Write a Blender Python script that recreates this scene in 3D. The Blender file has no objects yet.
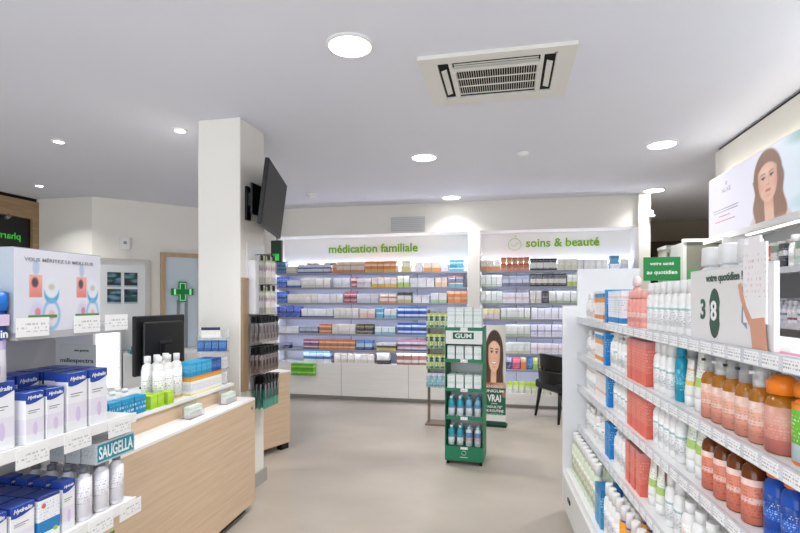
import bpy, bmesh, math, random
from mathutils import Vector, Matrix
random.seed(7)
C = bpy.context.scene.collection
sc = bpy.context.scene
PI = math.pi
# ------------------------------------------------------------------ camera, world, exposure
cam_d = bpy.data.cameras.new('camera')
cam_d.sensor_width = 36.0; cam_d.lens = 36.0 * 500 / 800
cam_d.shift_y = 33.5 / 800
cam_d.clip_start = 0.05
cam = bpy.data.objects.new('camera', cam_d); C.objects.link(cam)
cam.location = (0, 0, 1.5)
cam.rotation_euler = (PI / 2, 0, math.atan(108 / 500))
sc.camera = cam
sc.view_settings.view_transform = 'Standard'; sc.view_settings.look = 'None'
sc.view_settings.exposure = 0.07; sc.view_settings.gamma = 1.0
sc.view_settings.use_curve_mapping = False
world = bpy.data.worlds.new('world'); sc.world = world; world.use_nodes = True
world.node_tree.nodes['Background'].inputs[0].default_value = (0.80, 0.86, 1.0, 1)
world.node_tree.nodes['Background'].inputs[1].default_value = 1.0
LAMP_W = 17.5          # each large ceiling downlight
SPOT_W = 4.5           # each small ceiling spot
REAR_FILL_W = 125.0       # unseen fill lamp added behind the camera, tinted like daylight
LED = 17.0              # shelf light strips
H = 2.89

def area(name, loc, rot, sx, sy, power, color=(1, 1, 1), parent=None, shape='RECTANGLE'):
    l = bpy.data.lights.new(name, 'AREA'); l.shape = shape; l.size = sx
    if shape == 'RECTANGLE': l.size_y = sy
    l.energy = power; l.color = color
    if shape == 'DISK': l.spread = math.radians(120)
    o = bpy.data.objects.new(name, l); C.objects.link(o); o.location = loc; o.rotation_euler = rot
    if parent: o.parent = parent
    return o
area('added_rear_fill', (-1.8, -2.7, 1.45), (-PI / 2, 0, PI), 6.5, 2.5, REAR_FILL_W, (0.90, 0.95, 1.0))  # added area lamp, out of view, fills the room from the shop front

# ------------------------------------------------------------------ materials
def srgb(h):
    if isinstance(h, str):
        h = tuple(int(h[i:i + 2], 16) / 255 for i in (0, 2, 4))
    return tuple(((c + 0.055) / 1.055) ** 2.4 if c > 0.04045 else c / 12.92 for c in h) + (1,)
MATS = {}
def mat(name, col='ffffff', rough=0.5, metal=0.0, trans=0.0, spec=0.5, ior=1.45, alpha=1.0):
    if name in MATS: return MATS[name]
    m = bpy.data.materials.new(name); m.use_nodes = True
    b = m.node_tree.nodes['Principled BSDF']
    b.inputs['Base Color'].default_value = srgb(col); b.inputs['Roughness'].default_value = rough
    b.inputs['Metallic'].default_value = metal; b.inputs['Transmission Weight'].default_value = trans
    b.inputs['Specular IOR Level'].default_value = spec; b.inputs['IOR'].default_value = ior
    b.inputs['Alpha'].default_value = alpha
    MATS[name] = m
    return m
def emis(name, col, strength):
    if name in MATS: return MATS[name]
    m = bpy.data.materials.new(name); m.use_nodes = True
    b = m.node_tree.nodes['Principled BSDF']
    b.inputs['Base Color'].default_value = srgb(col)
    b.inputs['Emission Color'].default_value = srgb(col); b.inputs['Emission Strength'].default_value = strength
    MATS[name] = m
    return m
def noisy(name, c1, c2, scale=(3, 3, 3), rough=0.5, detail=4, coord='Object', bump=0.0, spec=0.5):
    if name in MATS: return MATS[name]
    m = mat(name, c1, rough, spec=spec); nt = m.node_tree; b = nt.nodes['Principled BSDF']
    tc = nt.nodes.new('ShaderNodeTexCoord'); mp = nt.nodes.new('ShaderNodeMapping'); mp.inputs['Scale'].default_value = scale
    n = nt.nodes.new('ShaderNodeTexNoise'); n.inputs['Scale'].default_value = 1; n.inputs['Detail'].default_value = detail
    r = nt.nodes.new('ShaderNodeValToRGB'); r.color_ramp.elements[0].position = .35; r.color_ramp.elements[1].position = .65
    r.color_ramp.elements[0].color = srgb(c1); r.color_ramp.elements[1].color = srgb(c2)
    L = nt.links.new
    L(tc.outputs[coord], mp.inputs[0]); L(mp.outputs[0], n.inputs['Vector']); L(n.outputs['Fac'], r.inputs[0]); L(r.outputs[0], b.inputs['Base Color'])
    if bump:
        bp = nt.nodes.new('ShaderNodeBump'); bp.inputs['Strength'].default_value = bump; bp.inputs['Distance'].default_value = .01
        L(n.outputs['Fac'], bp.inputs['Height']); L(bp.outputs[0], b.inputs['Normal'])
    return m
def printed(name, stops, ink=None, amount=0.5, rough=0.35, z0=.3, z1=.8, sc_=(11, 11, 26), trans=0.0):
    """printed packaging: colour bands up the height of the pack (stops = [(z, hex)]) and a scatter of small ink marks"""
    if name in MATS: return MATS[name]
    m = mat(name, stops[0][1], rough, trans=trans); nt = m.node_tree; b = nt.nodes['Principled BSDF']; L = nt.links.new
    tc = nt.nodes.new('ShaderNodeTexCoord'); sp = nt.nodes.new('ShaderNodeSeparateXYZ'); L(tc.outputs['Generated'], sp.inputs[0])
    r = nt.nodes.new('ShaderNodeValToRGB'); cr = r.color_ramp; cr.interpolation = 'CONSTANT'
    cr.elements[0].position = 0; cr.elements[0].color = srgb(stops[0][1])
    if len(stops) > 1:
        cr.elements[1].position = stops[1][0]; cr.elements[1].color = srgb(stops[1][1])
        for z, c in stops[2:]:
            e = cr.elements.new(z); e.color = srgb(c)
    else:
        cr.elements[1].position = 1; cr.elements[1].color = srgb(stops[0][1])
    L(sp.outputs['Z'], r.inputs[0]); out = r.outputs[0]
    if ink:
        def mt(op, x, v=None):
            n_ = nt.nodes.new('ShaderNodeMath'); n_.operation = op; L(x, n_.inputs[0])
            if v is not None: n_.inputs[1].default_value = v
            return n_.outputs[0]
        nl = sc_[2] * .55; zz = mt('MULTIPLY', sp.outputs['Z'], nl)
        cb_ = nt.nodes.new('ShaderNodeCombineXYZ')
        L(mt('MULTIPLY', sp.outputs['X'], sc_[0] * 1.6), cb_.inputs[0]); L(mt('MULTIPLY', sp.outputs['Y'], sc_[1] * 1.6), cb_.inputs[1]); L(mt('MULTIPLY', mt('FLOOR', zz), 5.37), cb_.inputs[2])
        n = nt.nodes.new('ShaderNodeTexNoise'); n.inputs['Scale'].default_value = 1; n.inputs['Detail'].default_value = 1
        L(cb_.outputs[0], n.inputs['Vector'])
        g0 = nt.nodes.new('ShaderNodeMath'); g0.operation = 'GREATER_THAN'; g0.inputs[1].default_value = .60 - .14 * amount
        L(n.outputs['Fac'], g0.inputs[0])
        ln = mt('MULTIPLY', mt('LESS_THAN', mt('FRACT', zz), .5), .62)
        g = nt.nodes.new('ShaderNodeMath'); g.operation = 'MULTIPLY'; L(g0.outputs[0], g.inputs[0]); L(ln, g.inputs[1])
        a = nt.nodes.new('ShaderNodeMath'); a.operation = 'GREATER_THAN'; a.inputs[1].default_value = z0; L(sp.outputs['Z'], a.inputs[0])
        c = nt.nodes.new('ShaderNodeMath'); c.operation = 'LESS_THAN'; c.inputs[1].default_value = z1; L(sp.outputs['Z'], c.inputs[0])
        m1 = nt.nodes.new('ShaderNodeMath'); m1.operation = 'MULTIPLY'; L(a.outputs[0], m1.inputs[0]); L(c.outputs[0], m1.inputs[1])
        m2 = nt.nodes.new('ShaderNodeMath'); m2.operation = 'MULTIPLY'; L(m1.outputs[0], m2.inputs[0]); L(g.outputs[0], m2.inputs[1])
        mx = nt.nodes.new('ShaderNodeMixRGB'); L(m2.outputs[0], mx.inputs[0]); L(out, mx.inputs[1]); mx.inputs[2].default_value = srgb(ink); out = mx.outputs[0]
    L(out, b.inputs['Base Color'])
    return m
def artmat(name, emit=0.0):
    m = bpy.data.materials.new(name); m.use_nodes = True; nt = m.node_tree; b = nt.nodes['Principled BSDF']
    a = nt.nodes.new('ShaderNodeVertexColor'); a.layer_name = 'art'
    nt.links.new(a.outputs[0], b.inputs['Base Color']); b.inputs['Roughness'].default_value = .4
    if emit:
        nt.links.remove(b.inputs['Base Color'].links[0])
        nt.links.new(a.outputs[0], b.inputs['Emission Color']); b.inputs['Emission Strength'].default_value = emit
        b.inputs['Base Color'].default_value = (0.05, 0.05, 0.05, 1)
    return m

# ------------------------------------------------------------------ geometry
class MB:
    def __init__(s): s.bm = bmesh.new()
    def box(s, x0, x1, y0, y1, z0, z1):
        v = [s.bm.verts.new(p) for p in ((x0, y0, z0), (x1, y0, z0), (x1, y1, z0), (x0, y1, z0), (x0, y0, z1), (x1, y0, z1), (x1, y1, z1), (x0, y1, z1))]
        for f in ((3, 2, 1, 0), (4, 5, 6, 7), (0, 1, 5, 4), (1, 2, 6, 5), (2, 3, 7, 6), (3, 0, 4, 7)):
            s.bm.faces.new([v[i] for i in f])
        return s
    def lathe(s, prof, cx=0, cy=0, seg=14, sy=1.0, smooth=True):
        """profile [(r, z)], closed with caps"""
        rings = []
        for r, z in prof:
            rings.append([s.bm.verts.new((cx + r * math.cos(2 * PI * i / seg), cy + sy * r * math.sin(2 * PI * i / seg), z)) for i in range(seg)])
        for a, b in zip(rings, rings[1:]):
            for i in range(seg):
                f = s.bm.faces.new((a[i], a[(i + 1) % seg], b[(i + 1) % seg], b[i])); f.smooth = smooth
        s.bm.faces.new(list(reversed(rings[0]))); s.bm.faces.new(rings[-1])
        return s
    def prism(s, pts, axis, a0, a1):
        """closed 2D outline pushed from a0 to a1 along axis"""
        def P(p, a):
            return {'x': (a, p[0], p[1]), 'y': (p[0], a, p[1]), 'z': (p[0], p[1], a)}[axis]
        A = [s.bm.verts.new(P(p, a0)) for p in pts]; B = [s.bm.verts.new(P(p, a1)) for p in pts]
        n = len(pts)
        s.bm.faces.new(A); s.bm.faces.new(list(reversed(B)))
        for i in range(n): s.bm.faces.new((A[i], B[i], B[(i + 1) % n], A[(i + 1) % n]))
        return s
    def tube(s, pts, r, seg=8):
        pts = [Vector(p) for p in pts]; rings = []
        for i, p in enumerate(pts):
            d = (pts[min(i + 1, len(pts) - 1)] - pts[max(i - 1, 0)]).normalized()
            u = d.cross(Vector((0, 0, 1)) if abs(d.z) < .9 else Vector((1, 0, 0))).normalized(); w = d.cross(u)
            rr = r[i] if isinstance(r, (list, tuple)) else r
            rings.append([s.bm.verts.new(p + rr * (math.cos(2 * PI * k / seg) * u + math.sin(2 * PI * k / seg) * w)) for k in range(seg)])
        for a, b in zip(rings, rings[1:]):
            for k in range(seg):
                f = s.bm.faces.new((a[k], a[(k + 1) % seg], b[(k + 1) % seg], b[k])); f.smooth = True
        s.bm.faces.new(list(reversed(rings[0]))); s.bm.faces.new(rings[-1])
        return s
    def loft(s, sections, seg=16, power=2.0):
        """stack of (z, half_w, half_d) super-ellipse sections"""
        rings = []
        for z, hw, hd in sections:
            ring = []
            for i in range(seg):
                a = 2 * PI * i / seg; c, t = math.cos(a), math.sin(a)
                ring.append(s.bm.verts.new((hw * math.copysign(abs(c) ** (2 / power), c), hd * math.copysign(abs(t) ** (2 / power), t), z)))
            rings.append(ring)
        for a, b in zip(rings, rings[1:]):
            for i in range(seg):
                f = s.bm.faces.new((a[i], a[(i + 1) % seg], b[(i + 1) % seg], b[i])); f.smooth = True
        s.bm.faces.new(list(reversed(rings[0]))); s.bm.faces.new(rings[-1])
        return s
    def rot(s, M):
        bmesh.ops.transform(s.bm, matrix=M, verts=s.bm.verts); return s
    def bevel(s, w, seg=2):
        bmesh.ops.bevel(s.bm, geom=list(s.bm.edges), offset=w, segments=seg, affect='EDGES', profile=.5, clamp_overlap=True); return s
    def mesh(s, name, m):
        bmesh.ops.recalc_face_normals(s.bm, faces=s.bm.faces)
        me = bpy.data.meshes.new(name); s.bm.to_mesh(me); s.bm.free(); me.materials.append(m); return me
    def build(s, name, m, parent=None, loc=(0, 0, 0), rz=0):
        return link(name, s.mesh(name, m), parent, loc, rz)
def link(name, me, parent=None, loc=(0, 0, 0), rz=0):
    o = bpy.data.objects.new(name, me); C.objects.link(o); o.location = loc; o.rotation_euler = (0, 0, rz)
    if parent: o.parent = parent
    return o
def tag(o, label=None, cat=None, group=None, kind=None):
    if label: o['label'] = label
    if cat: o['category'] = cat
    if group: o['group'] = group
    if kind: o['kind'] = kind
    return o
def thing(name, label, cat, loc=(0, 0, 0), rz=0, group=None):
    o = bpy.data.objects.new(name, None); C.objects.link(o); o.location = loc; o.rotation_euler = (0, 0, rz); o.empty_display_size = .1
    return tag(o, label, cat, group)
def struct(name, mb, m, label=None):
    o = mb.build(name, m); o['kind'] = 'structure'
    if label: o['label'] = label
    return o
def text_mesh(body, w=None, h=None, bold=0.0, depth=.002, m=None, italic=0.0, mirror=False):
    """lettering standing in the XZ plane, facing -Y, centred, scaled to width w and/or height h"""
    cu = bpy.data.curves.new('lettering', 'FONT'); cu.body = body; cu.size = 1; cu.extrude = .01; cu.offset = bold
    cu.resolution_u = 3; cu.align_x = 'CENTER'; cu.shear = italic
    o = bpy.data.objects.new('lettering', cu)
    me = bpy.data.meshes.new_from_object(o); bpy.data.objects.remove(o)
    xs = [v.co.x for v in me.vertices]; ys = [v.co.y for v in me.vertices]
    cx, cy = (min(xs) + max(xs)) / 2, (min(ys) + max(ys)) / 2
    W, Hh = max(xs) - min(xs), max(ys) - min(ys)
    fx = w / W if w else h / Hh; fy = h / Hh if h else fx
    for v in me.vertices:
        x = (v.co.x - cx) * fx * (-1 if mirror else 1)
        v.co = Vector((x, -v.co.z / .01 * depth / 2 - depth / 2, (v.co.y - cy) * fy))
    me.materials.clear(); me.materials.append(m)
    return me
def letter(body, parent, loc, w=None, h=None, m=None, rz=0, bold=0.0, depth=.002, name='lettering', label=None, mirror=False):
    o = link(name, text_mesh(body, w, h, bold, depth, m, 0, mirror), parent, loc, rz)
    if label: o['label'] = label
    return o
def art_panel(name, w, h, nx, nz, fn, m, parent, loc, rz=0, thick=.002):
    """a printed sheet: a fine grid with the printed picture as vertex colour; front faces -Y, has real thickness"""
    vs, fs, cols = [], [], []
    for j in range(nz + 1):
        for i in range(nx + 1):
            u, v = i / nx, j / nz
            vs.append(((u - .5) * w, 0, v * h)); cols.append(fn(u, v))
    for j in range(nz):
        for i in range(nx):
            a = j * (nx + 1) + i; fs.append((a, a + 1, a + nx + 2, a + nx + 1))
    k = len(vs)
    for (x, z) in ((-w / 2, 0), (w / 2, 0), (w / 2, h), (-w / 2, h)):
        vs.append((x, thick, z)); cols.append(fn(.01, .99))
    b = [0, nx, (nz + 1) * (nx + 1) - 1, nz * (nx + 1)]
    fs += [(k + 3, k + 2, k + 1, k)]
    bot = list(range(0, nx + 1)); top = [nz * (nx + 1) + i for i in range(nx + 1)]
    lef = [j * (nx + 1) for j in range(nz + 1)]; rig = [j * (nx + 1) + nx for j in range(nz + 1)]
    fs += [tuple(reversed(bot)) + (k, k + 1), tuple(top) + (k + 2, k + 3), tuple(lef) + (k + 3, k), tuple(reversed(rig)) + (k + 1, k + 2)]
    me = bpy.data.meshes.new(name); me.from_pydata(vs, [], fs); me.update()
    ca = me.color_attributes.new('art', 'FLOAT_COLOR', 'POINT')
    for i, c in enumerate(cols): ca.data[i].color = srgb(tuple(c))
    me.materials.append(m)
    return link(name, me, parent, loc, rz)
def sm(a, b, x):
    t = max(0, min(1, (x - a) / (b - a))) if a != b else float(x > a)
    return t * t * (3 - 2 * t)
def mixc(a, b, t): return tuple(a[i] * (1 - t) + b[i] * t for i in range(3))
def hexc(h): return tuple(int(h[i:i + 2], 16) / 255 for i in (0, 2, 4))
def ell(x, y, cx, cy, rx, ry, soft=.08):
    d = math.hypot((x - cx) / rx, (y - cy) / ry); return 1 - sm(1 - soft, 1 + soft, d)
def portrait(c, x, y, skin='e9b795', hair='4a3025', lip='c4625c', smile=True, long_=1.0, wave=0.0, tilt=0.0):
    """paints a generic woman's head round (0,0), face half-width .42, half-height .6 (printed picture)"""
    ct, st = math.cos(tilt), math.sin(tilt); x, y = x * ct - y * st, x * st + y * ct
    H_, S = hexc(hair), hexc(skin); D = mixc(S, (.5, .22, .14), .42); H2 = mixc(H_, (.72, .5, .36), .45)
    strand = .5 + .5 * math.sin(x * 38 + 5 * math.sin(y * 3.1)); hc = mixc(H_, H2, .45 * strand + .35 * sm(0, -1.2, y))
    hw = (.60 + .05 * sm(.2, -.8, y)) + wave * math.sin(y * 7 + (2 if x > 0 else 0))
    c = mixc(c, hc, ell(x, y, 0, .10, .60, .78, .05))
    if y < .15: c = mixc(c, hc, (1 - sm(hw - .04, hw + .03, abs(x))) * sm(-1.25 * long_ - .1, -1.25 * long_ + .2, y))
    c = mixc(c, mixc(S, D, .45 * sm(-.9, -.45, y)), (1 - sm(.17, .21, abs(x))) * (1 - sm(-.45, -.35, y)) * sm(-1.35, -1.2, y))
    jaw = .40 if y > .02 else .40 * math.sqrt(max(0, 1 - (min(.64, max(0, .02 - y)) / .64) ** 2.2)) + .001
    f = (1 - sm(jaw - .02, jaw + .02, abs(x))) * (1 - sm(.47, .53, y + 1.3 * x * x)) * sm(-.64, -.60, y)
    fc = mixc(S, D, sm(.22, .42, abs(x)) * .45); fc = mixc(fc, mixc(S, (1, .95, .9), .5), .4 * ell(x, y, -.05, .28, .2, .12, .8))
    c = mixc(c, fc, f)
    for sx in (-1, 1):
        ax = x - sx * .175
        c = mixc(c, H_, .75 * (1 - sm(.010, .030, abs(y - (.215 - 1.2 * (ax + -sx * .01) ** 2)))) * (1 - sm(.09, .12, abs(ax))) * f)
        c = mixc(c, D, .35 * ell(x, y, sx * .175, .105, .12, .075, .5) * f)
        c = mixc(c, (.93, .90, .88), ell(x, y, sx * .175, .09, .075, .034, .25))
        c = mixc(c, (.20, .12, .09), ell(x, y, sx * .175, .092, .040, .040, .25))
        c = mixc(c, (.10, .06, .05), .9 * (1 - sm(.008, .022, abs(y - (.128 - 3.2 * ax * ax)))) * (1 - sm(.08, .10, abs(ax))))
        c = mixc(c, D, .85 * ell(x, y, sx * .04, -.125, .028, .016, .4)); c = mixc(c, hexc('e58f80'), .28 * ell(x, y, sx * .25, -.12, .12, .1, .9) * f)
    c = mixc(c, D, .30 * (1 - sm(.0, .035, abs(x - .05))) * sm(-.13, -.06, y) * (1 - sm(.0, .12, y)))
    c = mixc(c, D, .4 * ell(x, y, 0, -.43, .12, .025, .7) * f)
    my = -.285 + (1.6 if smile else -.3) * x * x; w = .165 if smile else .12
    th = (.052 if smile else .042) * math.sqrt(max(0, 1 - (min(w, abs(x)) / w) ** 2))
    c = mixc(c, hexc(lip), (1 - sm(th, th + .012, abs(y - my))) * (1 - sm(w - .01, w, abs(x))))
    if smile: c = mixc(c, (.98, .97, .95), (1 - sm(th * .55, th * .55 + .01, abs(y - my - .004))) * (1 - sm(w * .75, w * .85, abs(x))))
    else: c = mixc(c, hexc('803a36'), (1 - sm(.003, .012, abs(y - my))) * (1 - sm(.09, .11, abs(x))))
    return c

def ordinal(n):
    a = ['', 'first', 'second', 'third', 'fourth', 'fifth', 'sixth', 'seventh', 'eighth', 'ninth', 'tenth', 'eleventh', 'twelfth', 'thirteenth', 'fourteenth', 'fifteenth', 'sixteenth', 'seventeenth', 'eighteenth', 'nineteenth']
    if n < 20: return a[n]
    t = {2: 'twent', 3: 'thirt', 4: 'fort', 5: 'fift'}[n // 10]
    return t + 'ieth' if n % 10 == 0 else t + 'y-' + a[n % 10]
COUNT = {}
def nth(*key):
    COUNT[key] = COUNT.get(key, 0) + 1
    return ordinal(COUNT[key])
# ------------------------------------------------------------------ the room
M_ceil = noisy('ceiling_paint', 'e6e8f2', 'eaecf4', (.6, .6, .6), .9, spec=.2)
M_wall = mat('wall_paint', 'eeebe4', .8, spec=.2)
M_white = mat('white_lacquer', 'f1f1f1', .35)
M_floor = noisy('polished_concrete_floor', '9f968b', 'b5aca1', (.7, 1.0, 1), .3, 8, bump=.02)
def wood(name, a='cdb294', b='d7bfa3', axis='y'):
    return noisy(name, a, b, {'y': (45, 2.2, 60), 'z': (45, 45, 2.2), 'x': (2.2, 45, 60)}[axis], .5, 5)
M_oak = wood('oak_laminate'); M_oakv = wood('oak_laminate_upright', axis='z')
M_black = mat('black_plastic', '111113', .4); M_gap = mat('shadow_gap_black', '1a1815', .9)
M_dgrey = mat('dark_grey_metal', '3a3a3c', .4, .6)
M_grey = mat('grey_metal', '9a9b9d', .35, .7)
M_clear = mat('clear_acrylic', 'f4f8fa', .08, trans=.85, alpha=.45)
struct('floor', MB().box(-7, 4.2, -3.2, 10, -.1, 0), M_floor)
struct('ceiling', MB().box(-7, 4.2, -3.2, 10, H, H + .1), M_ceil)
struct('wall_left', MB().box(-6.55, -6.42, -3.1, 5.7, 0, H), M_wall)
struct('wall_right', MB().box(1.96, 2.1, -3.1, 5.12, 0, H), M_wall)
struct('wall_far_left', MB().box(-6.42, -5.46, 5.69, 5.85, 0, H), M_wall)
ang = math.atan2(.7583, .6518)
dg = MB().box(0, 3.2, 0, .15, 0, H)
dw = dg.build('wall_diagonal', M_wall, None, (-5.46, 5.69, 0), ang); dw['kind'] = 'structure'
struct('wall_back', MB().box(-3.95, 1.77, 7.52, 7.7, 0, H), M_wall)
struct('wall_recess', MB().box(-3.62, -3.5, 7.10, 7.52, 0, 2.47), M_wall)
struct('trim_bulkhead', MB().box(-3.62, 1.66, 7.1, 7.52, 2.47, H), M_wall)
struct('wall_pillar_middle', MB().box(-.55, -.385, 7.05, 7.52, 0, 2.47), M_wall)
struct('wall_pillar_right', MB().box(1.66, 1.80, 7.0, 7.52, 0, H), M_wall)
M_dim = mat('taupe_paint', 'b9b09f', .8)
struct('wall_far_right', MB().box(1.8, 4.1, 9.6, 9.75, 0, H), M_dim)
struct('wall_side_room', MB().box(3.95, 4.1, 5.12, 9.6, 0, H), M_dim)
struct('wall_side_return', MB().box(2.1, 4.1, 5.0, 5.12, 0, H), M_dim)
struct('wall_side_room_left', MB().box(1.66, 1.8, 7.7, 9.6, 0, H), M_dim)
# shop front behind the camera
struct('wall_front', MB().box(-6.55, 2.1, -3.1, -2.95, 2.75, H).box(-6.55, 2.1, -3.1, -2.95, 0, .15).box(-6.55, -5.2, -3.1, -2.95, .15, 2.75).box(1.6, 2.1, -3.1, -2.95, .15, 2.75), M_wall)
# square pillar by the counter
struct('trim_column', MB().box(-2.345, -1.987, 3.452, 3.832, 0, H).bevel(.006, 1), M_wall)
M_skirt = mat('grey_skirting', 'a8a59f', .5)
struct('baseboard_column', MB().box(-2.36, -1.968, 3.435, 3.85, 0, .11), M_skirt)
# bulkhead over the right-hand wall shelving, with dark gap under the ceiling
struct('trim_right_bulkhead', MB().box(1.87, 1.96, 0, 5.12, 2.03, H - .035), mat('cream_panel', 'e9e6dc', .5))
struct('trim_shadow_gap', MB().box(1.90, 1.96, 0, 5.12, H - .035, H), M_gap)

# ------------------------------------------------------------------ ceiling fittings
def downlight(x, y, r, power, label, grp):
    t = thing('ceiling_light', label, 'ceiling light', (x, y, H), 0, grp)
    seg = 28; bm = MB()
    ring = [(r, 0), (r + .018, 0), (r + .018, -.006), (r, -.012)]
    vs = [[bm.bm.verts.new((a * math.cos(2 * PI * i / seg), a * math.sin(2 * PI * i / seg), z)) for a, z in ring] for i in range(seg)]
    for i in range(seg):
        for k in range(4):
            bm.bm.faces.new((vs[i][k], vs[i][(k + 1) % 4], vs[(i + 1) % seg][(k + 1) % 4], vs[(i + 1) % seg][k]))
    bm.build('trim_ring', M_white, t)
    MB().lathe([(r, -.004), (r, -.001)], seg=seg).build('diffuser', emis('lamp_diffuser', 'ffffff', 12), t)
    area('lamp_light', (0, 0, -.02), (0, 0, 0), r * 1.8, 0, power, (1, .99, .975), t, 'DISK')
for x, y, lb in ((-.842, 2.607, 'large round white downlight nearest the camera, left of the air conditioner'), (-.798, 4.8, 'large round downlight in mid ceiling, beyond the air conditioner'),
                 (-.746, 6.75, 'large round downlight closest to the back wall, before the wall vent'), (1.341, 4.848, 'large round downlight on the right, nearer of the two beside the illuminated sign'),
                 (1.803, 6.853, 'large round downlight on the right, farther one near the right column'), (1.5, 2.55, 'large round downlight at the upper right edge of the photo')):
    downlight(x, y, .115, LAMP_W * (.45 if y > 6 else 1.0), lb, None)
downlight(3.3, 6.2, .115, LAMP_W * 1.5, 'unseen downlight added to light the side room, hidden behind the illuminated sign', None)  # extra lamp out of sight, added to lift the dark side room
for x, y in ((-.842, .4), (1.34, .2), (-.842, -1.6), (1.34, -1.8), (-3, .4), (-3, -1.6)):  # out-of-view ceiling lamps added as fill from behind the camera
    downlight(x, y, .115, LAMP_W * .6, 'unseen fill downlight added behind the photographer, %s row, %s' % ('nearer' if y > 0 else 'farther', 'over the right shelving' if x > 0 else ('over the aisle' if x > -2 else 'over the counter side')), None)
for x, y, lb in ((-3.837, 3.643, 'small round spotlight over the counter area, middle one of three on the left'), (-2.621, 3.616, 'small round spotlight just left of the white column'),
                 (-5.55, 5.0, 'small round spotlight near the wooden sign cabinet')):
    downlight(x, y, .042, SPOT_W * 2.2, lb, None)
t = thing('smoke_detector', 'small white round detector on the ceiling between the right downlights and air conditioner', 'smoke detector', (.139, 4.867, H))
MB().lathe([(.05, -.018), (.055, 0)], seg=20).build('base', M_white, t); MB().lathe([(.03, -.028), (.042, -.018)], seg=20).build('sensor_cap', M_white, t)
t = thing('smoke_detector', 'small white round detector on the ceiling right of the television', 'smoke detector', (-2.52, 6.15, H))
MB().lathe([(.06, -.02), (.065, 0)], seg=20).build('base', M_white, t); MB().lathe([(.035, -.045), (.05, -.02)], seg=20).build('sensor_cap', M_white, t)

ac = thing('air_conditioner', 'white square ceiling cassette air conditioner with dark central grille', 'air conditioner', (-.07, 3.16, H))
M_ac = mat('ivory_plastic', 'e4e2da', .45)
W2, D2 = .44, .345
m = MB()   # outer frame around the openings
m.box(-W2, W2, -D2, -.27, -.022, 0).box(-W2, W2, .245, D2, -.022, 0).box(-W2, -.335, -.27, .245, -.022, 0).box(.335, W2, -.27, .245, -.022, 0)
m.box(-.27, -.25, -.27, .245, -.022, 0).box(.25, .27, -.27, .245, -.022, 0).box(-.25, .25, -.185, -.15, -.022, 0)
m.build('panel', M_ac, ac)
MB().box(-.335, .335, -.27, .245, -.006, -.001).build('inner_box', M_gap, ac)
for sx in (-1, 1):
    f = MB().box(-.017, .017, -.17, .17, -.004, .004).rot(Matrix.Rotation(sx * .3, 4, 'Y')).build('air_flap', M_ac, ac, (sx * .305, 0, -.016))
MB().box(-.24, .24, -.003, .003, -.003, .003).build('air_flap', M_ac, ac, (0, -.240, -.018))
MB().box(-.24, .24, -.003, .003, -.003, .003).build('air_flap', M_ac, ac, (0, -.215, -.018))
g = MB()
for i in range(34):
    x = -.235 + i * .47 / 33; g.box(x - .0016, x + .0016, -.14, .20, -.014, -.010)
for y in (-.147, -.03, .08, .195): g.box(-.25, .25, y - .003, y + .003, -.016, -.010)
g.box(-.25, -.238, -.15, .2, -.03, -.012).box(.238, .25, -.15, .2, -.03, -.012)
g.build('grille', M_ac, ac)
MB().box(.32, .34, -.30, -.295, -.032, -.03).build('indicator', M_black, ac)

v = thing('wall_vent', 'grey rectangular louvred vent high on the back wall bulkhead', 'vent', (-1.41, 7.1, 2.6))
MB().box(-.25, .25, -.03, 0, -.1, .1).build('frame', mat('vent_grey', 'cfcfcf', .5), v)
s_ = MB()
for k in range(7): s_.box(-.235, .235, -.042, -.03, -.085 + k * .026, -.075 + k * .026)
s_.build('louvres', mat('vent_slat', 'e0e0e0', .5), v)
c_ = thing('wall_camera', 'tiny white security camera on the right column', 'security camera', (1.80, 6.98, 2.62))
MB().box(-.03, .02, -.03, .02, -.03, .03).build('bracket', M_white, c_); MB().lathe([(.03, -.06), (.04, -.03)], cx=.01, cy=-.01, seg=12).build('camera_dome', M_white, c_)

# ------------------------------------------------------------------ left background
tf = thing('sign_cabinet', 'wooden built-in surround with a black LED display at the far left', 'cabinet', (0, 0, 0))
MB().box(-6.42, -6.32, 3.4, 5.685, 2.60, 2.84).box(-6.42, -6.32, 5.60, 5.685, 0, 2.60).build('surround', wood('brown_oak', '9c7f5e', 'b09472'), tf)
MB().box(-6.42, -6.36, 3.4, 5.685, 2.84, H).build('shadow_gap', M_gap, tf)
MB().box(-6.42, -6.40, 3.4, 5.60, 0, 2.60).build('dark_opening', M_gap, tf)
ld = thing('led_sign', 'black LED display glowing with green mirrored dot letters', 'led sign', (-6.36, 4.85, 2.38), PI / 2)
MB().box(-.9, .74, .0, .03, -.2, .215).build('display_case', M_black, ld)
letter('pharmacien', ld, (.29, -.001, -.05), .62, .115, emis('green_led', '2fae2c', .7), mirror=True, depth=.003)
sp = tag(MB().tube([(0, 0, 0), (0, -.05, -.04)], .025).build('spotlight', M_grey, None, (-6.29, 5.25, 2.59)), 'small chrome spotlight under the wooden surround, right one', 'spotlight')
sp = tag(MB().tube([(0, 0, 0), (0, -.05, -.04)], .025).build('spotlight', M_grey, None, (-6.29, 5.05, 2.59)), 'small chrome spotlight under the wooden surround, left one', 'spotlight')

A = Vector((-5.46, 5.69, 0)); U = Vector((.6518, .7583, 0))
def onwall(k, off=.0): p = A + U * k; return (p.x + .7583 * off, p.y - .6518 * off, 0)
def W(k, z, off=0.0): p = onwall(k, off); return (p[0], p[1], z)
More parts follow.
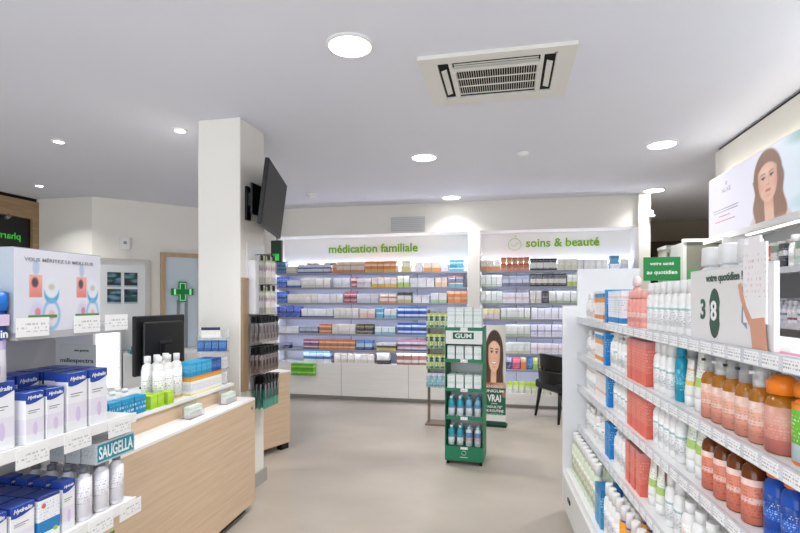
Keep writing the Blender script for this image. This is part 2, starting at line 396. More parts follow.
# white glazed notice door
nd = thing('door_1', 'white door leaf with four dark pictures behind the promotional display', 'door', W(0, 0, .0), ang); nd['kind'] = 'structure'
MB().box(-.05, .64, -.03, 0, 0, 2.03).build('leaf', mat('door_white', 'e4e6e6', .45), nd)
MB().box(-.05, .70, -.05, 0, 2.03, 2.07).box(.64, .70, -.05, 0, 0, 2.03).build('frame', mat('door_frame_grey', 'c9c6bf', .5), nd)
def dark_photo(seed):
    r = random.Random(seed); P = [(r.random(), r.random(), r.choice(['2f6b62', '1c4f68', '4b7fa8', '24402f', '7aa3b5']), .08 + .15 * r.random()) for _ in range(14)]
    def fn(u, v):
        c = hexc('12242c')
        for (a, b, h, s) in P: c = mixc(c, hexc(h), .8 * ell(u, v, a, b, s * 1.8, s * .5, .5))
        return mixc(c, hexc('c9dbe6'), .8 if v < .08 else 0)
    return fn
M_art = artmat('printed_paper')
for i, (k, z, lb) in enumerate(((.255, 1.68, 'upper left'), (.46, 1.68, 'upper right'), (.255, 1.45, 'lower left'), (.46, 1.45, 'lower right'))):
    o = art_panel('poster', .165, .2, 14, 14, dark_photo(i), M_art, None, W(k, z, .035), ang)
    tag(o, 'small dark blue-green poster on the white door, %s of four' % lb, 'poster', 'posters on the white door')
al = thing('alarm_box', 'small white alarm box with a round eye on the far white wall', 'alarm', W(.385, 2.28, 0), ang)
MB().box(-.065, .065, -.06, 0, -.085, .085).bevel(.01, 2).build('housing', M_white, al); MB().box(-.02, .02, -.065, -.055, -.01, .03).build('lens', M_grey, al)
# oak-framed glazed door with the green cross
d2 = thing('door_2', 'oak framed door with a pale frosted glass pane', 'door', W(0, 0), ang); d2['kind'] = 'structure'
MB().box(.84, .90, -.06, 0, 0, 2.19).box(.9, 1.37, -.06, 0, 2.13, 2.19).box(1.37, 1.46, -.06, 0, 0, 2.19).build('frame', wood('oak_door_frame', 'b99d80', 'c9ad8e', 'z'), d2)
MB().box(.9, 1.37, -.025, -.015, 0, 2.13).build('pane', mat('frosted_glass', 'cfdde6', .25), d2)
MB().box(1.06, 1.10, -.04, -.026, 0, 1.5).box(1.17, 1.21, -.04, -.026, 0, 1.5).build('pull_bar', M_grey, d2)
gc = thing('pharmacy_cross', 'green pharmacy cross hanging on the frosted glass door', 'cross sign', W(1.13, 1.62, .05), ang)
a_, b_ = .05, .15
cr_pts = [(-a_, -b_), (a_, -b_), (a_, -a_), (b_, -a_), (b_, a_), (a_, a_), (a_, b_), (-a_, b_), (-a_, a_), (-b_, a_), (-b_, -a_), (-a_, -a_)]
MB().prism(cr_pts, 'y', -.03, .008).build('cross_body', mat('pharmacy_green', '0f8a3e', .4), gc)
MB().prism([(x * .8, z * .86) for x, z in cr_pts], 'y', -.033, -.03).build('cross_tube', emis('pale_green_glow', '8fd9a5', .6), gc)
MB().prism([(x * .62, z * .8) for x, z in cr_pts], 'y', -.035, -.033).build('cross_inner', mat('pharmacy_green', '0f8a3e', .4), gc)
hb = tag(MB().box(-.02, .02, -.02, .0, -.09, .09).build('door_closer', mat('brown_metal', '6b4630', .5), None, W(1.40, 2.12, .062), ang), 'small brown block at the top of the oak door frame', 'door closer')
# white fridge-like lit dispenser and white drawers behind the counter
lc = thing('display_case', 'brightly lit white display case behind the promotional shelf', 'display case', W(0, 0, .35), ang)
MB().box(-.05, .30, 0, .3, 0, .35).box(-.05, .30, .28, .3, .35, 1.15).box(-.05, .30, 0, .3, 1.15, 1.2).box(.28, .3, 0, .28, .35, 1.15).box(-.05, -.03, 0, .28, .35, 1.15).build('case', M_white, lc)
MB().box(-.03, .28, .26, .28, .36, 1.14).build('light_panel', emis('case_light', 'f6fbff', 1.3), lc)
for z in (.6, .85): MB().box(-.03, .28, .02, .26, z, z + .01).build('glass_shelf', M_clear, lc)
ca = thing('back_cabinet', 'long white cabinet along the wall behind the counter', 'cabinet', W(0, 0, .35), ang)
MB().box(.32, 1.5, 0, .3, 0, .8).build('body', M_white, ca)
for k in range(3): MB().box(.33 + k * .39, .70 + k * .39, -.02, 0, .05, .75).build('door', mat('cabinet_door_white', 'e4e4e2', .5), ca)
tag(MB().box(-.16, .16, -.1, .1, 0, .04).box(-.12, .12, -.08, .08, .04, .09).bevel(.006, 1).build('card_printer', mat('teal_plastic', '2b7f84', .4), None, W(.52, .8, .5), ang), 'low teal device on the cabinet behind the counter', 'printer')
tag(MB().lathe([(.03, 0), (.03, .09)], seg=12).build('pen_pot', mat('maroon_plastic', '6a2330', .4), None, W(.72, .8, .5), ang), 'small dark red pot on the cabinet behind the counter', 'pot')

xs = thing('exit_sign', 'dark green sign box seen between the column and the shelving', 'sign', (-3.35, 6.85, 2.22))
MB().box(-.08, .08, -.02, .04, -.16, .16).build('sign_case', mat('dark_green_plastic', '24412a', .5), xs); MB().box(-.05, .05, -.026, -.02, -.14, -.04).build('sign_face', emis('exit_green', '2fae4a', .7), xs)
MB().box(-.015, .015, 0, .03, .16, .67).build('hanger', M_grey, xs)

# ------------------------------------------------------------------ television
tv = thing('television', 'flat black television hung on a bracket from the white column', 'television', (-1.875, 3.79, 2.30), 0)
a = math.atan2(.96, -.29)                         # direction of the long edge
R = Matrix.Rotation(a, 4, 'Z') @ Matrix.Rotation(math.radians(7), 4, 'X')
def tvm(m): return m.rot(R)
# local: x along the long edge, -y = front (towards +X of the room), z up
MBt = MB().box(-.45, .45, -.012, .02, -.245, .245); MBt.bevel(.004, 1); tvm(MBt).build('bezel', M_black, tv)
tvm(MB().box(-.442, .442, -.0135, -.012, -.232, .238)).build('screen', mat('tv_screen', '141515', .4, spec=.15), tv)
tvm(MB().box(-.28, .28, .02, .045, -.18, .14).bevel(.008, 1)).build('rear_housing', M_black, tv)
br = thing('television_bracket', 'black wall bracket between the column and the television', 'bracket', (-1.987, 3.55, 2.28))
MB().box(0, .02, -.03, .03, -.16, .10).build('wall_plate', M_black, br)
MB().box(.02, .06, -.02, .02, -.05, .05).box(.06, .075, -.05, .10, -.12, .12).build('arm', M_black, br)

# ------------------------------------------------------------------ main counter
ct = thing('service_counter', 'long oak counter with white stepped top left of the aisle', 'counter', (-1.775, 3.288, 0), math.radians(3))
MB().box(-.02, 0, -1.70, 0, .06, .785).build('front_panel', M_oak, ct)
MB().box(-.55, -.02, -.02, 0, .06, .785).build('end_panel', M_oak, ct)
MB().box(-.5, -.05, -1.70, -.05, 0, .06).build('plinth', M_black, ct)
MB().box(-.55, .0, -1.70, 0, .785, .80).build('lower_top', M_white, ct)
MB().box(-.185, -.165, -1.70, -.02, .80, .885).build('riser_panel', M_oak, ct)
MB().box(-.72, -.155, -1.70, -.01, .885, .905).build('upper_top', M_white, ct)
MB().box(-.72, -.70, -1.70, -.02, .0, .885).build('rear_panel', M_white, ct)
# grey keyhole/grommet on the end
MB().tube([(.0, -.05, .735), (.006, -.05, .735)], .012).build('lock', M_grey, ct)
CT = Matrix.Translation((-1.775, 3.288, 0)) @ Matrix.Rotation(math.radians(3), 4, 'Z')
def onct(x, y, z): v = CT @ Vector((x, y, z)); return (v.x, v.y, v.z)

# second counter behind the column
c2 = thing('rear_counter', 'oak counter end with white top on black feet behind the column', 'counter', (-2.166, 4.731, 0), -math.radians(20.4))
MB().box(-.6, 0, -.62, 0, .06, .77).build('body', M_oak, c2)
MB().box(-.6, .005, -.62, .005, .77, .785).build('top', M_white, c2)
for x, y in ((-.04, -.06), (-.04, -.4), (-.55, -.06), (-.55, -.55)): MB().box(x - .03, x + .03, y - .05, y + .05, 0, .06).build('foot', M_black, c2)
# ------------------------------------------------------------------ monitor behind counter
mo = thing('computer_monitor', 'black computer monitor seen from behind on the counter', 'monitor', (-2.33, 3.02, .905), math.radians(0))
MB().box(-.03, .0, -.25, .25, .10, .49).bevel(.006, 1).build('bezel', M_black, mo)
MB().box(0, .03, -.2, .2, .13, .45).bevel(.012, 2).build('rear_shell', M_black, mo)
MB().box(-.0315, -.03, -.235, .235, .115, .475).build('screen', mat('tv_screen', '141515', .4, spec=.15), mo)
MB().box(.03, .06, -.05, .05, .0, .3).box(-.08, .12, -.12, .12, 0, .012).build('stand', M_black, mo)
MB().box(.03, .034, -.06, .06, .2, .32).build('mount_plate', mat('dark_plastic', '2a2a2c', .5), mo)
tag(MB().tube([(0, 0, .0), (.02, .0, .06), (.03, .03, .02), (.02, .05, .05), (.04, .07, 0)], .01).tube([(.02, 0, .02), (0, .03, .05), (.02, .06, .03)], .01).build('cable', M_black, None, (-2.20, 3.10, .92)), 'tangled black cables behind the monitor', 'cable')
# ------------------------------------------------------------------ product kinds (meshes shared by the copies)
PK = {}
def pack_box(w, d, h, m, key=None):
    k = ('box', round(w, 3), round(d, 3), round(h, 3), m.name)
    if k not in PK: PK[k] = MB().box(-w / 2, w / 2, -d / 2, d / 2, 0, h).mesh('carton', m)
    return PK[k]
def put(name, parts, loc, rz, label, cat, group=None, jitter=0.0):
    """parts[0] is the thing itself, the others its children: (part name, mesh, offset)"""
    o = link(name, parts[0][1], None, loc, rz + random.uniform(-jitter, jitter))
    for pn, me, off in parts[1:]: link(pn, me, o, off)
    return tag(o, label, cat, group)
def bottle(key, h, w, d, body, capm, style='flip', label=None, lab_z=(.18, .72), power=2.0, seg=12, caplen=.22, over=None):
    """body with shoulder, cap (or pump), printed label"""
    if key in PK: return PK[key]
    hc = h * caplen; hb = h - hc; hw, hd = w / 2, d / 2
    parts = []
    if style == 'tube':          # stands on its cap, crimped flat at the top
        cap_h = h * caplen
        parts.append(('bottle', MB().loft([(cap_h, hw * .86, hd), (cap_h + .01, hw * .9, hd), (h * .6, hw, hd * .7), (h * .97, hw * 1.05, .003), (h, hw * 1.05, .003)], seg, 2).mesh('tube_body', body), (0, 0, 0)))
        parts.append(('cap', MB().loft([(0, hw * .82, hd * .95), (cap_h, hw * .86, hd)], seg, 2).mesh('cap', capm), (0, 0, 0)))
    else:
        nk = min(hw, hd) * .45
        parts.append(('bottle', MB().loft([(0, hw * .93, hd * .93), (.006, hw, hd), (hb * .82, hw, hd), (hb * .93, hw * .8, hd * .85), (hb * .985, nk * 1.15, nk * 1.15), (hb, nk * 1.1, nk * 1.1)], seg, power).mesh('bottle_body', body), (0, 0, 0)))
        if style == 'flip':
            parts.append(('cap', MB().loft([(hb, hw * .72, hd * .78), (h - .004, hw * .66, hd * .74), (h, hw * .6, hd * .66)], seg, power).mesh('cap', capm), (0, 0, 0)))
        elif style == 'pump':
            parts.append(('pump', MB().loft([(hb, nk * 1.25, nk * 1.25), (hb + hc * .35, nk * 1.2, nk * 1.2), (hb + hc * .36, nk * .4, nk * .4), (hb + hc * .72, nk * .4, nk * .4), (hb + hc * .73, nk * .95, nk * .95), (h, nk * .85, nk * .85)], 10).box(-nk * .35, nk * .35, -hd * 1.0, 0, h - hc * .22, h - hc * .04).mesh('pump', capm), (0, 0, 0)))
        elif style == 'spray':
            parts.append(('spray_cap', MB().loft([(hb, hw * .9, hd * .9), (h - hc * .35, hw * .88, hd * .88), (h - hc * .1, hw * .6, hd * .6), (h, hw * .45, hd * .45)], seg).mesh('spray_cap', capm), (0, 0, 0)))
        elif style == 'disc':
            parts.append(('cap', MB().loft([(hb, nk * 1.5, nk * 1.5), (h, nk * 1.45, nk * 1.45)], 12).mesh('cap', capm), (0, 0, 0)))
        if label:
            z0, z1 = hb * lab_z[0], hb * lab_z[1]
            parts.append(('label', MB().loft([(z0, hw * 1.012 + .0004, hd * 1.012 + .0004), (z1, hw * 1.012 + .0004, hd * 1.012 + .0004)], seg, power).mesh('label', label), (0, 0, 0)))
        if over:
            parts.append(('overcap', MB().loft([(hb * .99, hw * .66, hw * .66), (h + .010, hw * .64, hw * .64)], 12).mesh('overcap', over), (0, 0, 0)))
    PK[key] = parts
    return parts

# ------------------------------------------------------------------ back wall shelving
M_shelf = mat('shelf_grey', '9fa1a9', .5); M_back = mat('shelf_back_lilac', 'dfe2f2', .6)
M_led = emis('led_strip', 'e2e6ff', LED); M_green_ink = mat('lime_lettering', '86b71c', .5)
M_cab = noisy('pale_ash_laminate', 'ece9e3', 'f2efea', (2, 30, 50), .4, 4)
SZ = [1.911, 1.69, 1.46, 1.235, .994, .755]
def wall_unit(name, label, x0, x1, zs, joints, base):
    u = thing(name, label, 'shelving', (0, 0, 0))
    MB().box(x0, x1, 7.50, 7.519, 0, 2.469).build('back_panel', M_back, u)
    u_head = MB().box(x0, x1, 7.465, 7.50, 2.02, 2.469).build('header_panel', mat('header_ivory', 'f8f6f0', .6), u)
    MB().box(x0, x0 + .02, 7.2, 7.465, 0, 2.03).build('side_panel', M_white, u); MB().box(x1 - .02, x1, 7.2, 7.465, 0, 2.03).build('side_panel', M_white, u)
    for z in zs:
        MB().box(x0 + .02, x1 - .02, 7.14, 7.5, z - .016, z).box(x0 + .02, x1 - .02, 7.13, 7.14, z - .03, z).build('shelf', M_shelf, u)
        MB().box(x0 + .03, x1 - .03, 7.142, 7.156, z - .024, z - .016).build('light_strip', M_led, u)
    MB().box(x0 + .03, x1 - .03, 7.44, 7.46, 2.03, 2.05).build('light_strip', M_led, u)
    for j in joints: MB().box(j - .006, j + .006, 7.485, 7.5, base, 2.02).build('upright', M_shelf, u)
    return u, u_head
u1, h1 = wall_unit('wall_shelving', 'wide backlit wall shelving under the lettering médication familiale', -3.5, -.55, SZ, (-2.4, -1.35), .55)
MB().box(-3.48, -.57, 7.16, 7.46, .06, .552).build('base_cabinet', M_cab, u1)
MB().box(-3.48, -.57, 7.22, 7.46, 0, .06).build('plinth', M_skirt, u1)
for x in (-2.45, -1.42): MB().box(x - .003, x + .003, 7.157, 7.16, .06, .55).build('door_gap', M_shelf, u1)
letter('médication familiale', h1, (-2.045, 7.462, 2.30), 1.42, None, M_green_ink, bold=.018, depth=.012)
u2, h2 = wall_unit('wall_shelving', 'backlit wall shelving under the lettering soins & beauté', -.385, 1.66, SZ + [.533], (.12, .63), .2)
MB().box(-.365, 1.64, 7.12, 7.46, .05, .20).build('base_cabinet', M_cab, u2)
MB().box(-.365, 1.64, 7.16, 7.46, 0, .05).build('plinth', M_skirt, u2)
letter('soins & beauté', h2, (.755, 7.462, 2.325), 1.0, None, M_green_ink, bold=.018, depth=.012)
ap = MB()
pts = [(.095 + .09 * math.cos(t) * (1 - .12 * math.sin(t)), 7.455, 2.31 + .085 * math.sin(t)) for t in [2 * PI * i / 24 for i in range(25)]]
ap.tube(pts, .005, 6).tube([(.095, 7.455, 2.39), (.10, 7.455, 2.42), (.125, 7.455, 2.44)], .005, 6).tube([(.04, 7.455, 2.31), (.08, 7.455, 2.275), (.15, 7.455, 2.335)], .004, 6)
ap.build('apple_emblem', mat('pale_green_line', 'bcd39a', .5), u2)

BASES = {
 'teal blue': [(0, '1a5f9e'), (.35, '3d93c8'), (.6, '1a6aa8')], 'cream': [(0, 'ded9c8'), (.3, 'efeadd'), (.7, 'e6e0d0')], 'blue footed white': [(0, '2b5fb0'), (.3, 'e8ecf2')],
 'orange': [(0, 'f08a3a'), (.6, 'f3c9a0')], 'white and orange': [(0, 'e89058'), (.25, 'f2e3d4'), (.6, 'f0b890'), (.75, 'f3ece2')], 'orange and yellow': [(0, 'f0c040'), (.3, 'e8823a'), (.55, 'f4dcb0'), (.75, 'ea8c45')],
 'yellow and white': [(0, 'e8d860'), (.45, 'f4f2e0'), (.8, 'ddd9a0')], 'white': [(0, 'f0f0f0'), (.85, 'dfe2e8')], 'orange footed white': [(0, 'f09a40'), (.4, 'f4efe8')], 'pale grey': [(0, 'd8dce2'), (.5, 'e9ebef')],
 'cyan': [(0, '3aaed0'), (.4, 'c6e6ef'), (.6, '3aa8cc')], 'blue': [(0, '1d55b5'), (.4, '5d8fd6'), (.6, '1d4fae')], 'red and white': [(0, 'd84a4a'), (.3, 'f2e6e6'), (.75, 'd2484c')],
 'pink and white': [(0, 'f2eded'), (.4, 'eec4c8'), (.6, 'f5f0f0')], 'yellow footed white': [(0, 'eebb30'), (.35, 'f4ede0'), (.7, 'f0e0d8')], 'lime and white': [(0, 'b8d048'), (.4, 'f2f5e4')], 'peach': [(0, 'eec3a2'), (.5, 'f6e6d8')],
 'teal and red': [(0, '38a0b4'), (.5, 'cfe4e6'), (.7, 'c4484c')], 'dark red': [(0, 'a83040'), (.4, 'ecd6d4'), (.55, 'a4303e')], 'black topped white': [(0, 'c9b870'), (.3, 'f0eee6'), (.7, '2e2b20')],
 'green and white': [(0, '9cc49a'), (.3, 'f0f3ee')], 'deep blue': [(0, '1540a8'), (.45, '3c6cd0'), (.55, '143c9c')], 'navy footed white': [(0, '2a3468'), (.16, 'eceded')], 'cyan and white': [(0, '6fc4de'), (.3, 'f0f6f8')],
 'deep blue and white': [(0, '2060c0'), (.35, 'e8f0f8'), (.7, '1c58b8')], 'grey and navy': [(0, '4a5878'), (.35, 'c8ccd4'), (.7, '9aa4b8')], 'orange and brown': [(0, 'd07838'), (.35, 'ecc9a0'), (.65, 'c06a30')],
 'black and gold': [(0, '29231c'), (.4, 'c0a868'), (.6, '2c261e')], 'navy': [(0, '1c2858'), (.6, 'a8b0c8')], 'navy and red': [(0, '28305c'), (.35, 'e0dce0'), (.6, 'a03a48')], 'pale blue and navy': [(0, '2c4c80'), (.3, 'b8d4ea'), (.7, '5c8cc0')],
 'yellow and black': [(0, 'e0c040'), (.35, '2c2a28'), (.65, 'ece8dc')], 'navy and pink': [(0, '28366c'), (.3, 'f0eaf0'), (.7, 'd88098')], 'blue topped white': [(0, 'eef2f6'), (.55, '2c84c8')], 'beige and white': [(0, 'e6dccc'), (.4, 'f4f0ea'), (.8, 'ddc8b0')],
 'black footed white': [(0, '2a2626'), (.35, 'efecea')], 'brown and white': [(0, '9c5c44'), (.3, 'f0e8e4'), (.7, 'a86a50')], 'orange and green': [(0, 'e8742c'), (.4, '8c9c34'), (.6, 'b8401c')], 'black faced': [(0, '24222a'), (.2, 'eae6e4'), (.65, '26242c')],
 'pale yellow': [(0, 'eeeed0'), (.5, 'f5f5e6')], 'blue and white': [(0, 'eef4f8'), (.4, '4c9cc8'), (.8, '2a78ac')], 'green speckled white': [(0, 'c8d8b8'), (.2, 'f0f2ea'), (.7, 'dfe6d4')], 'black and cream': [(0, '201e22'), (.25, 'e4dac8'), (.6, '242026')],
 'cream and green': [(0, 'a8bc8c'), (.2, 'eef0e2')], 'black': [(0, '1e1c1e'), (.4, '8c8888'), (.6, '242224')], 'yellow and pink': [(0, 'f0dce4'), (.5, 'f0e890')], 'lilac and white': [(0, 'eceaf4'), (.4, 'b8b0d8'), (.55, 'f0eef6')],
 'magenta': [(0, 'c8285c'), (.5, 'e8607c')], 'lime': [(0, '7cb83c'), (.5, 'c0d858')]}
DARK = {'teal blue', 'blue', 'deep blue', 'dark red', 'navy', 'black and gold', 'black faced', 'black and cream', 'black', 'orange and green', 'magenta'}
def wh(h): return '%02x%02x%02x' % tuple(int(int(h[i:i + 2], 16) * .86 + 255 * .14) for i in (0, 2, 4))
def bmat(k):
    return printed('carton ' + k, [(z, c if k in DARK or 'blue' in k or 'orange' in k else wh(c)) for z, c in BASES[k]], 'e8ecf4' if k in DARK else 'a4aab8', .5, .4, .12, .9, (9, 9, 14))
RN = ['top shelf', 'second shelf', 'third shelf', 'fourth shelf', 'fifth shelf', 'sixth shelf', 'lowest level', 'floor level']
S1 = [
 [ (-3.57,-3.35,'teal blue',3,0.055), (-3.35,-3.17,'cream',1,0.100), (-3.16,-2.63,'blue footed white',2,0.060), (-2.60,-2.54,'orange',1,0.120), (-2.53,-2.10,'white and orange',1,0.150), (-2.09,-1.60,'orange and yellow',1,0.150), (-1.53,-1.39,'yellow and white',1,0.150), (-1.33,-1.22,'white',1,0.130), (-1.21,-0.95,'orange footed white',1,0.130), (-0.94,-0.84,'pale grey',1,0.110), (-0.83,-0.62,'cyan',2,0.075) ],
 [ (-3.57,-3.34,'blue',2,0.075), (-3.33,-3.11,'blue footed white',1,0.100), (-3.10,-2.63,'cream',1,0.130), (-2.57,-2.32,'white',1,0.130), (-2.30,-2.22,'red and white',2,0.070), (-2.21,-1.99,'pink and white',1,0.120), (-1.98,-1.60,'yellow footed white',1,0.130), (-1.59,-1.41,'lime and white',1,0.150), (-1.40,-1.04,'white',2,0.060), (-1.03,-0.85,'peach',1,0.120), (-0.84,-0.62,'teal and red',2,0.070) ],
 [ (-3.57,-3.34,'blue',2,0.075), (-3.33,-2.84,'cream',1,0.120), (-2.84,-2.43,'white',1,0.120), (-2.41,-2.22,'dark red',2,0.075), (-2.21,-1.88,'pale grey',1,0.120), (-1.86,-1.60,'orange footed white',2,0.060), (-1.59,-1.38,'black topped white',1,0.140), (-1.36,-1.11,'white',1,0.100), (-1.10,-0.86,'green and white',1,0.130), (-0.85,-0.57,'orange',2,0.075) ],
 [ (-3.57,-3.11,'deep blue',2,0.075), (-3.10,-2.59,'navy footed white',1,0.120), (-2.57,-2.19,'cream',1,0.130), (-2.17,-1.93,'peach',1,0.120), (-1.91,-1.80,'cyan',1,0.130), (-1.79,-1.60,'cyan and white',1,0.120), (-1.59,-1.16,'deep blue and white',2,0.075) ],
 [ (-3.54,-3.14,'white',1,0.090), (-3.13,-2.83,'grey and navy',1,0.090), (-2.81,-2.61,'orange and brown',2,0.065), (-2.60,-2.23,'cream',1,0.130), (-2.22,-1.96,'black and gold',2,0.065), (-1.93,-1.62,'cyan and white',1,0.100), (-1.59,-1.16,'deep blue and white',2,0.075) ],
 [ (-3.40,-3.29,'navy',1,0.080), (-3.07,-2.82,'navy and red',2,0.065), (-2.81,-2.23,'orange and brown',2,0.065), (-2.22,-1.97,'pale blue and navy',1,0.130), (-1.91,-1.61,'yellow and black',1,0.100), (-1.59,-1.16,'navy and pink',2,0.070) ],
 [ (-3.07,-2.63,'blue topped white',2,0.085), (-2.57,-1.94,'beige and white',1,0.130), (-1.90,-1.71,'black footed white',1,0.150), (-1.60,-1.16,'brown and white',2,0.095) ],
]
S2 = [
 [ (-0.38,-0.10,'orange footed white',1,0.140), (-0.10,0.29,'orange and green',2,0.085), (0.30,0.66,'black faced',1,0.150), (0.67,0.93,'pale yellow',1,0.140), (0.93,1.32,'white',1,0.130), (1.34,1.46,'blue and white',1,0.170), (1.48,1.58,'pale grey',1,0.130) ],
 [ (-0.38,-0.08,'green speckled white',1,0.150), (-0.08,0.29,'grey and navy',1,0.130), (0.30,0.78,'black and cream',1,0.160), (0.79,0.93,'lime and white',1,0.140) ],
 [ (-0.38,-0.08,'green speckled white',1,0.150), (-0.08,0.29,'pink and white',1,0.130), (0.30,0.45,'cream',1,0.150), (0.46,0.54,'black',1,0.150), (0.55,0.93,'cream and green',1,0.150) ],
 [ (-0.36,-0.11,'yellow and pink',1,0.130), (-0.10,0.30,'cream and green',1,0.140), (0.31,0.77,'white',1,0.140) ],
 [ (-0.38,-0.22,'white',1,0.140), (-0.21,-0.08,'black',1,0.080), (-0.03,0.30,'cream and green',1,0.150), (0.31,0.77,'lilac and white',1,0.150) ],
 [ (-0.38,-0.08,'white',1,0.140), (-0.03,0.30,'green speckled white',1,0.140), (0.31,0.77,'pink and white',1,0.130) ],
 [ (-0.03,0.05,'navy',1,0.150), (0.06,0.17,'magenta',1,0.150), (0.17,0.25,'orange',1,0.150), (0.26,0.33,'teal blue',1,0.150), (0.34,0.41,'lime',1,0.150), (0.42,0.52,'yellow and white',1,0.150) ],
]
def wall_rows(S, zs, wallname, tgt):
    for r, row in enumerate(S):
        z = zs[r]
        for (x0, x1, k, lev, h) in row:
            n = max(1, int(round((x1 - x0) / tgt))); w = (x1 - x0) / n
            m = bmat(k)
            for i in range(n):
                for l in range(lev):
                    hh = h * 1.08
                    me = pack_box(round(w * .93, 3), .12, hh, m)
                    o = nth(wallname, r, k, l)
                    pos = '' if lev == 1 else ('lower ' if l == 0 else ('middle ' if lev == 3 and l == 1 else 'upper '))
                    put('medicine_box', [('b', me, 0)], (x0 + (i + .5) * w, 7.235 + random.uniform(-.012, .012), z + .0005 + l * (hh + .0005)), 0,
                        '%s%s box, %s from left, %s, %s wall' % (pos, k, o, RN[r], wallname), 'box', '%s boxes on the %s of the %s wall' % (k, RN[r], wallname), .03)
wall_rows(S1, SZ + [.552], 'family medicine', .105)
wall_rows(S2, SZ + [.533], 'beauty care', .085)
# dark blue boxes laid on top, bottom of section one
for x in (-2.97, -2.88, -2.72 + .03, -2.60):
    tag(link('medicine_box', pack_box(.08, .1, .03, bmat('navy')), None, (x, 7.235, SZ[0] + .122)), 'thin navy box lying on blue footed boxes, %s from left, top shelf' % nth('nv'), 'box', 'thin navy boxes on the top shelf')
# green packs on a little ledge before the base cabinet
gl = thing('acrylic_ledge', 'clear acrylic ledge on the base cabinet front holding lime green packs', 'ledge', (-3.03, 7.16, .36))
MB().box(-.19, .19, -.12, 0, 0, .006).box(-.19, .19, -.12, -.116, .006, .02).build('tray', M_clear, gl)
mg = printed('carton lime leaf', [(0, '4fae1c'), (.4, 'a6d84a'), (.6, '54b020')], 'f0f8d0', .5)
for l in range(2):
    for i in range(4):
        put('medicine_box', [('b', pack_box(.085, .1, .085, mg), 0)], (-3.03 - .137 + i * .091, 7.10, .367 + l * .086), 0, 'lime green pack, %s from left in the %s row on the clear ledge' % (nth('lg', l), 'lower' if l == 0 else 'upper'), 'box', 'lime packs on the ledge')
# pouches below the beauty shelves
mp = printed('pouch lime', [(0, 'f0f4e0'), (.5, 'dbe88c'), (.7, 'b8d43c')], '9ab84a', .4)
for i in range(13):
    x = .02 + i * .085
    if x > 1.1: break
    me = PK.setdefault('pouch', MB().loft([(0, .036, .03), (.07, .038, .024), (.14, .038, .004), (.155, .038, .003)], 12, 3).mesh('pouch', mp))
    put('pouch', [('b', me, 0)], (x, 7.22, .2005), 0, 'white and lime pouch, %s from left, below the beauty care shelves' % nth('po'), 'pouch', 'lime pouches at the foot of the beauty shelves')
    if 3 <= i <= 7:
        put('pouch', [('b', me, 0)], (x, 7.165, .2005), 0, 'front-row white and lime pouch, %s from left, below beauty care shelves' % nth('po2'), 'pouch', 'front lime pouches at the foot of the beauty shelves')

# ------------------------------------------------------------------ right gondola
GX = .483
LV = [1.372, 1.125, .90, .62, .31]
GP, GA = Vector((.46, 3.6, 0)), math.radians(3)          # the run stands 3 degrees off the room's axis
GR = Matrix.Rotation(GA, 4, 'Z')
def GT(x, y, z): v = GP + GR @ (Vector((x, y, z)) - GP); return (v.x, v.y, v.z)
def GM(y): return 3.6 - (3.6 - .6716 / (.483 / y + .0524)) * 1.0014
M_rail = noisy('price_rail_print', 'c9ccd2', 'dfe1e5', (1, 22, 60), .35, 2)
gd = thing('gondola_shelving', 'long white double-height shelving along the right of the aisle', 'shelving', GT(0, 0, 0), GA)
MB().box(.403, .86, .6, 3.72, .27, .31).build('base_deck', M_white, gd)
MB().box(.387, .86, .6, 3.72, .05, .27).build('base_drawer', mat('drawer_white', 'dcdcda', .45), gd)
MB().box(.43, .86, .6, 3.72, 0, .05).build('plinth', M_skirt, gd)
MB().box(.86, .88, .6, 3.72, 0, 1.34).build('back_panel', mat('gondola_back', 'cfc9c9', .6), gd)
MB().prism([(.387, .05), (.90, .05), (.90, 1.72), (.487, 1.72), (.487, 1.46), (.387, 1.46)], 'y', 3.72, 3.745).build('end_panel', mat('end_panel_white', 'e9ebee', .4), gd)
MB().box(.381, .387, 3.42, 3.5, .16, .185).build('handle', M_black, gd)
RAILS = []
for i, z in enumerate(LV[:4]):
    MB().box(GX + .012, .86, .6, 3.72, z - .018, z).build('shelf', M_white, gd)
    RAILS.append(MB().box(GX, GX + .012, .6, 3.72, z - .035, z + .004).build('price_rail', M_rail, gd))
M_tag = printed('price_ticket', [(0, 'f7f7f7')], '444a58', .6, .4, .15, .85, (3, 10, 7))
tagme = MB().box(-.002, 0, -.032, .032, -.016, .016).mesh('price_ticket', M_tag)
for i, z in enumerate(LV[:4]):
    y = .9
    while y < 2.9:
        link('price_ticket', tagme, RAILS[i], (GX - .0005, y, z - .016)); y += .085
MB().box(GX + .02, GX + .06, .6, 1.7, 1.372, 1.3735).build('pink_strip', mat('pink_edge_strip', 'cf6f98', .4), gd)

P_white = mat('white_plastic', 'f0f0ee', .3); P_pinkw = mat('pinkish_plastic', 'f0d0cc', .35)
def lab(n, stops, ink='7e8894', am=.55): return printed('label ' + n, stops, ink, am, .35, .15, .85, (7, 7, 24))
B = {}
B['small_pink'] = bottle('small_pink', .125, .04, .03, mat('bottle_cream', 'f2eeea', .3), mat('cap_pale', 'e8dfe0', .3), 'pump', lab('pinkish', [(0, 'f3ecea'), (.3, 'f0cfc4'), (.45, 'f4f0ec')]))
B['small_white'] = bottle('small_white', .15, .045, .035, P_white, P_white, 'flip', lab('pale', [(0, 'f3f3f2'), (.35, 'cfe0e4'), (.5, 'f3f3f2')]))
B['slim_white'] = bottle('slim_white', .177, .05, .038, P_white, mat('cap_white', 'ececec', .3), 'flip', lab('teal print', [(0, 'f4f5f5'), (.72, 'a8c8c4'), (.82, 'f2f4f4')]), power=2.6)
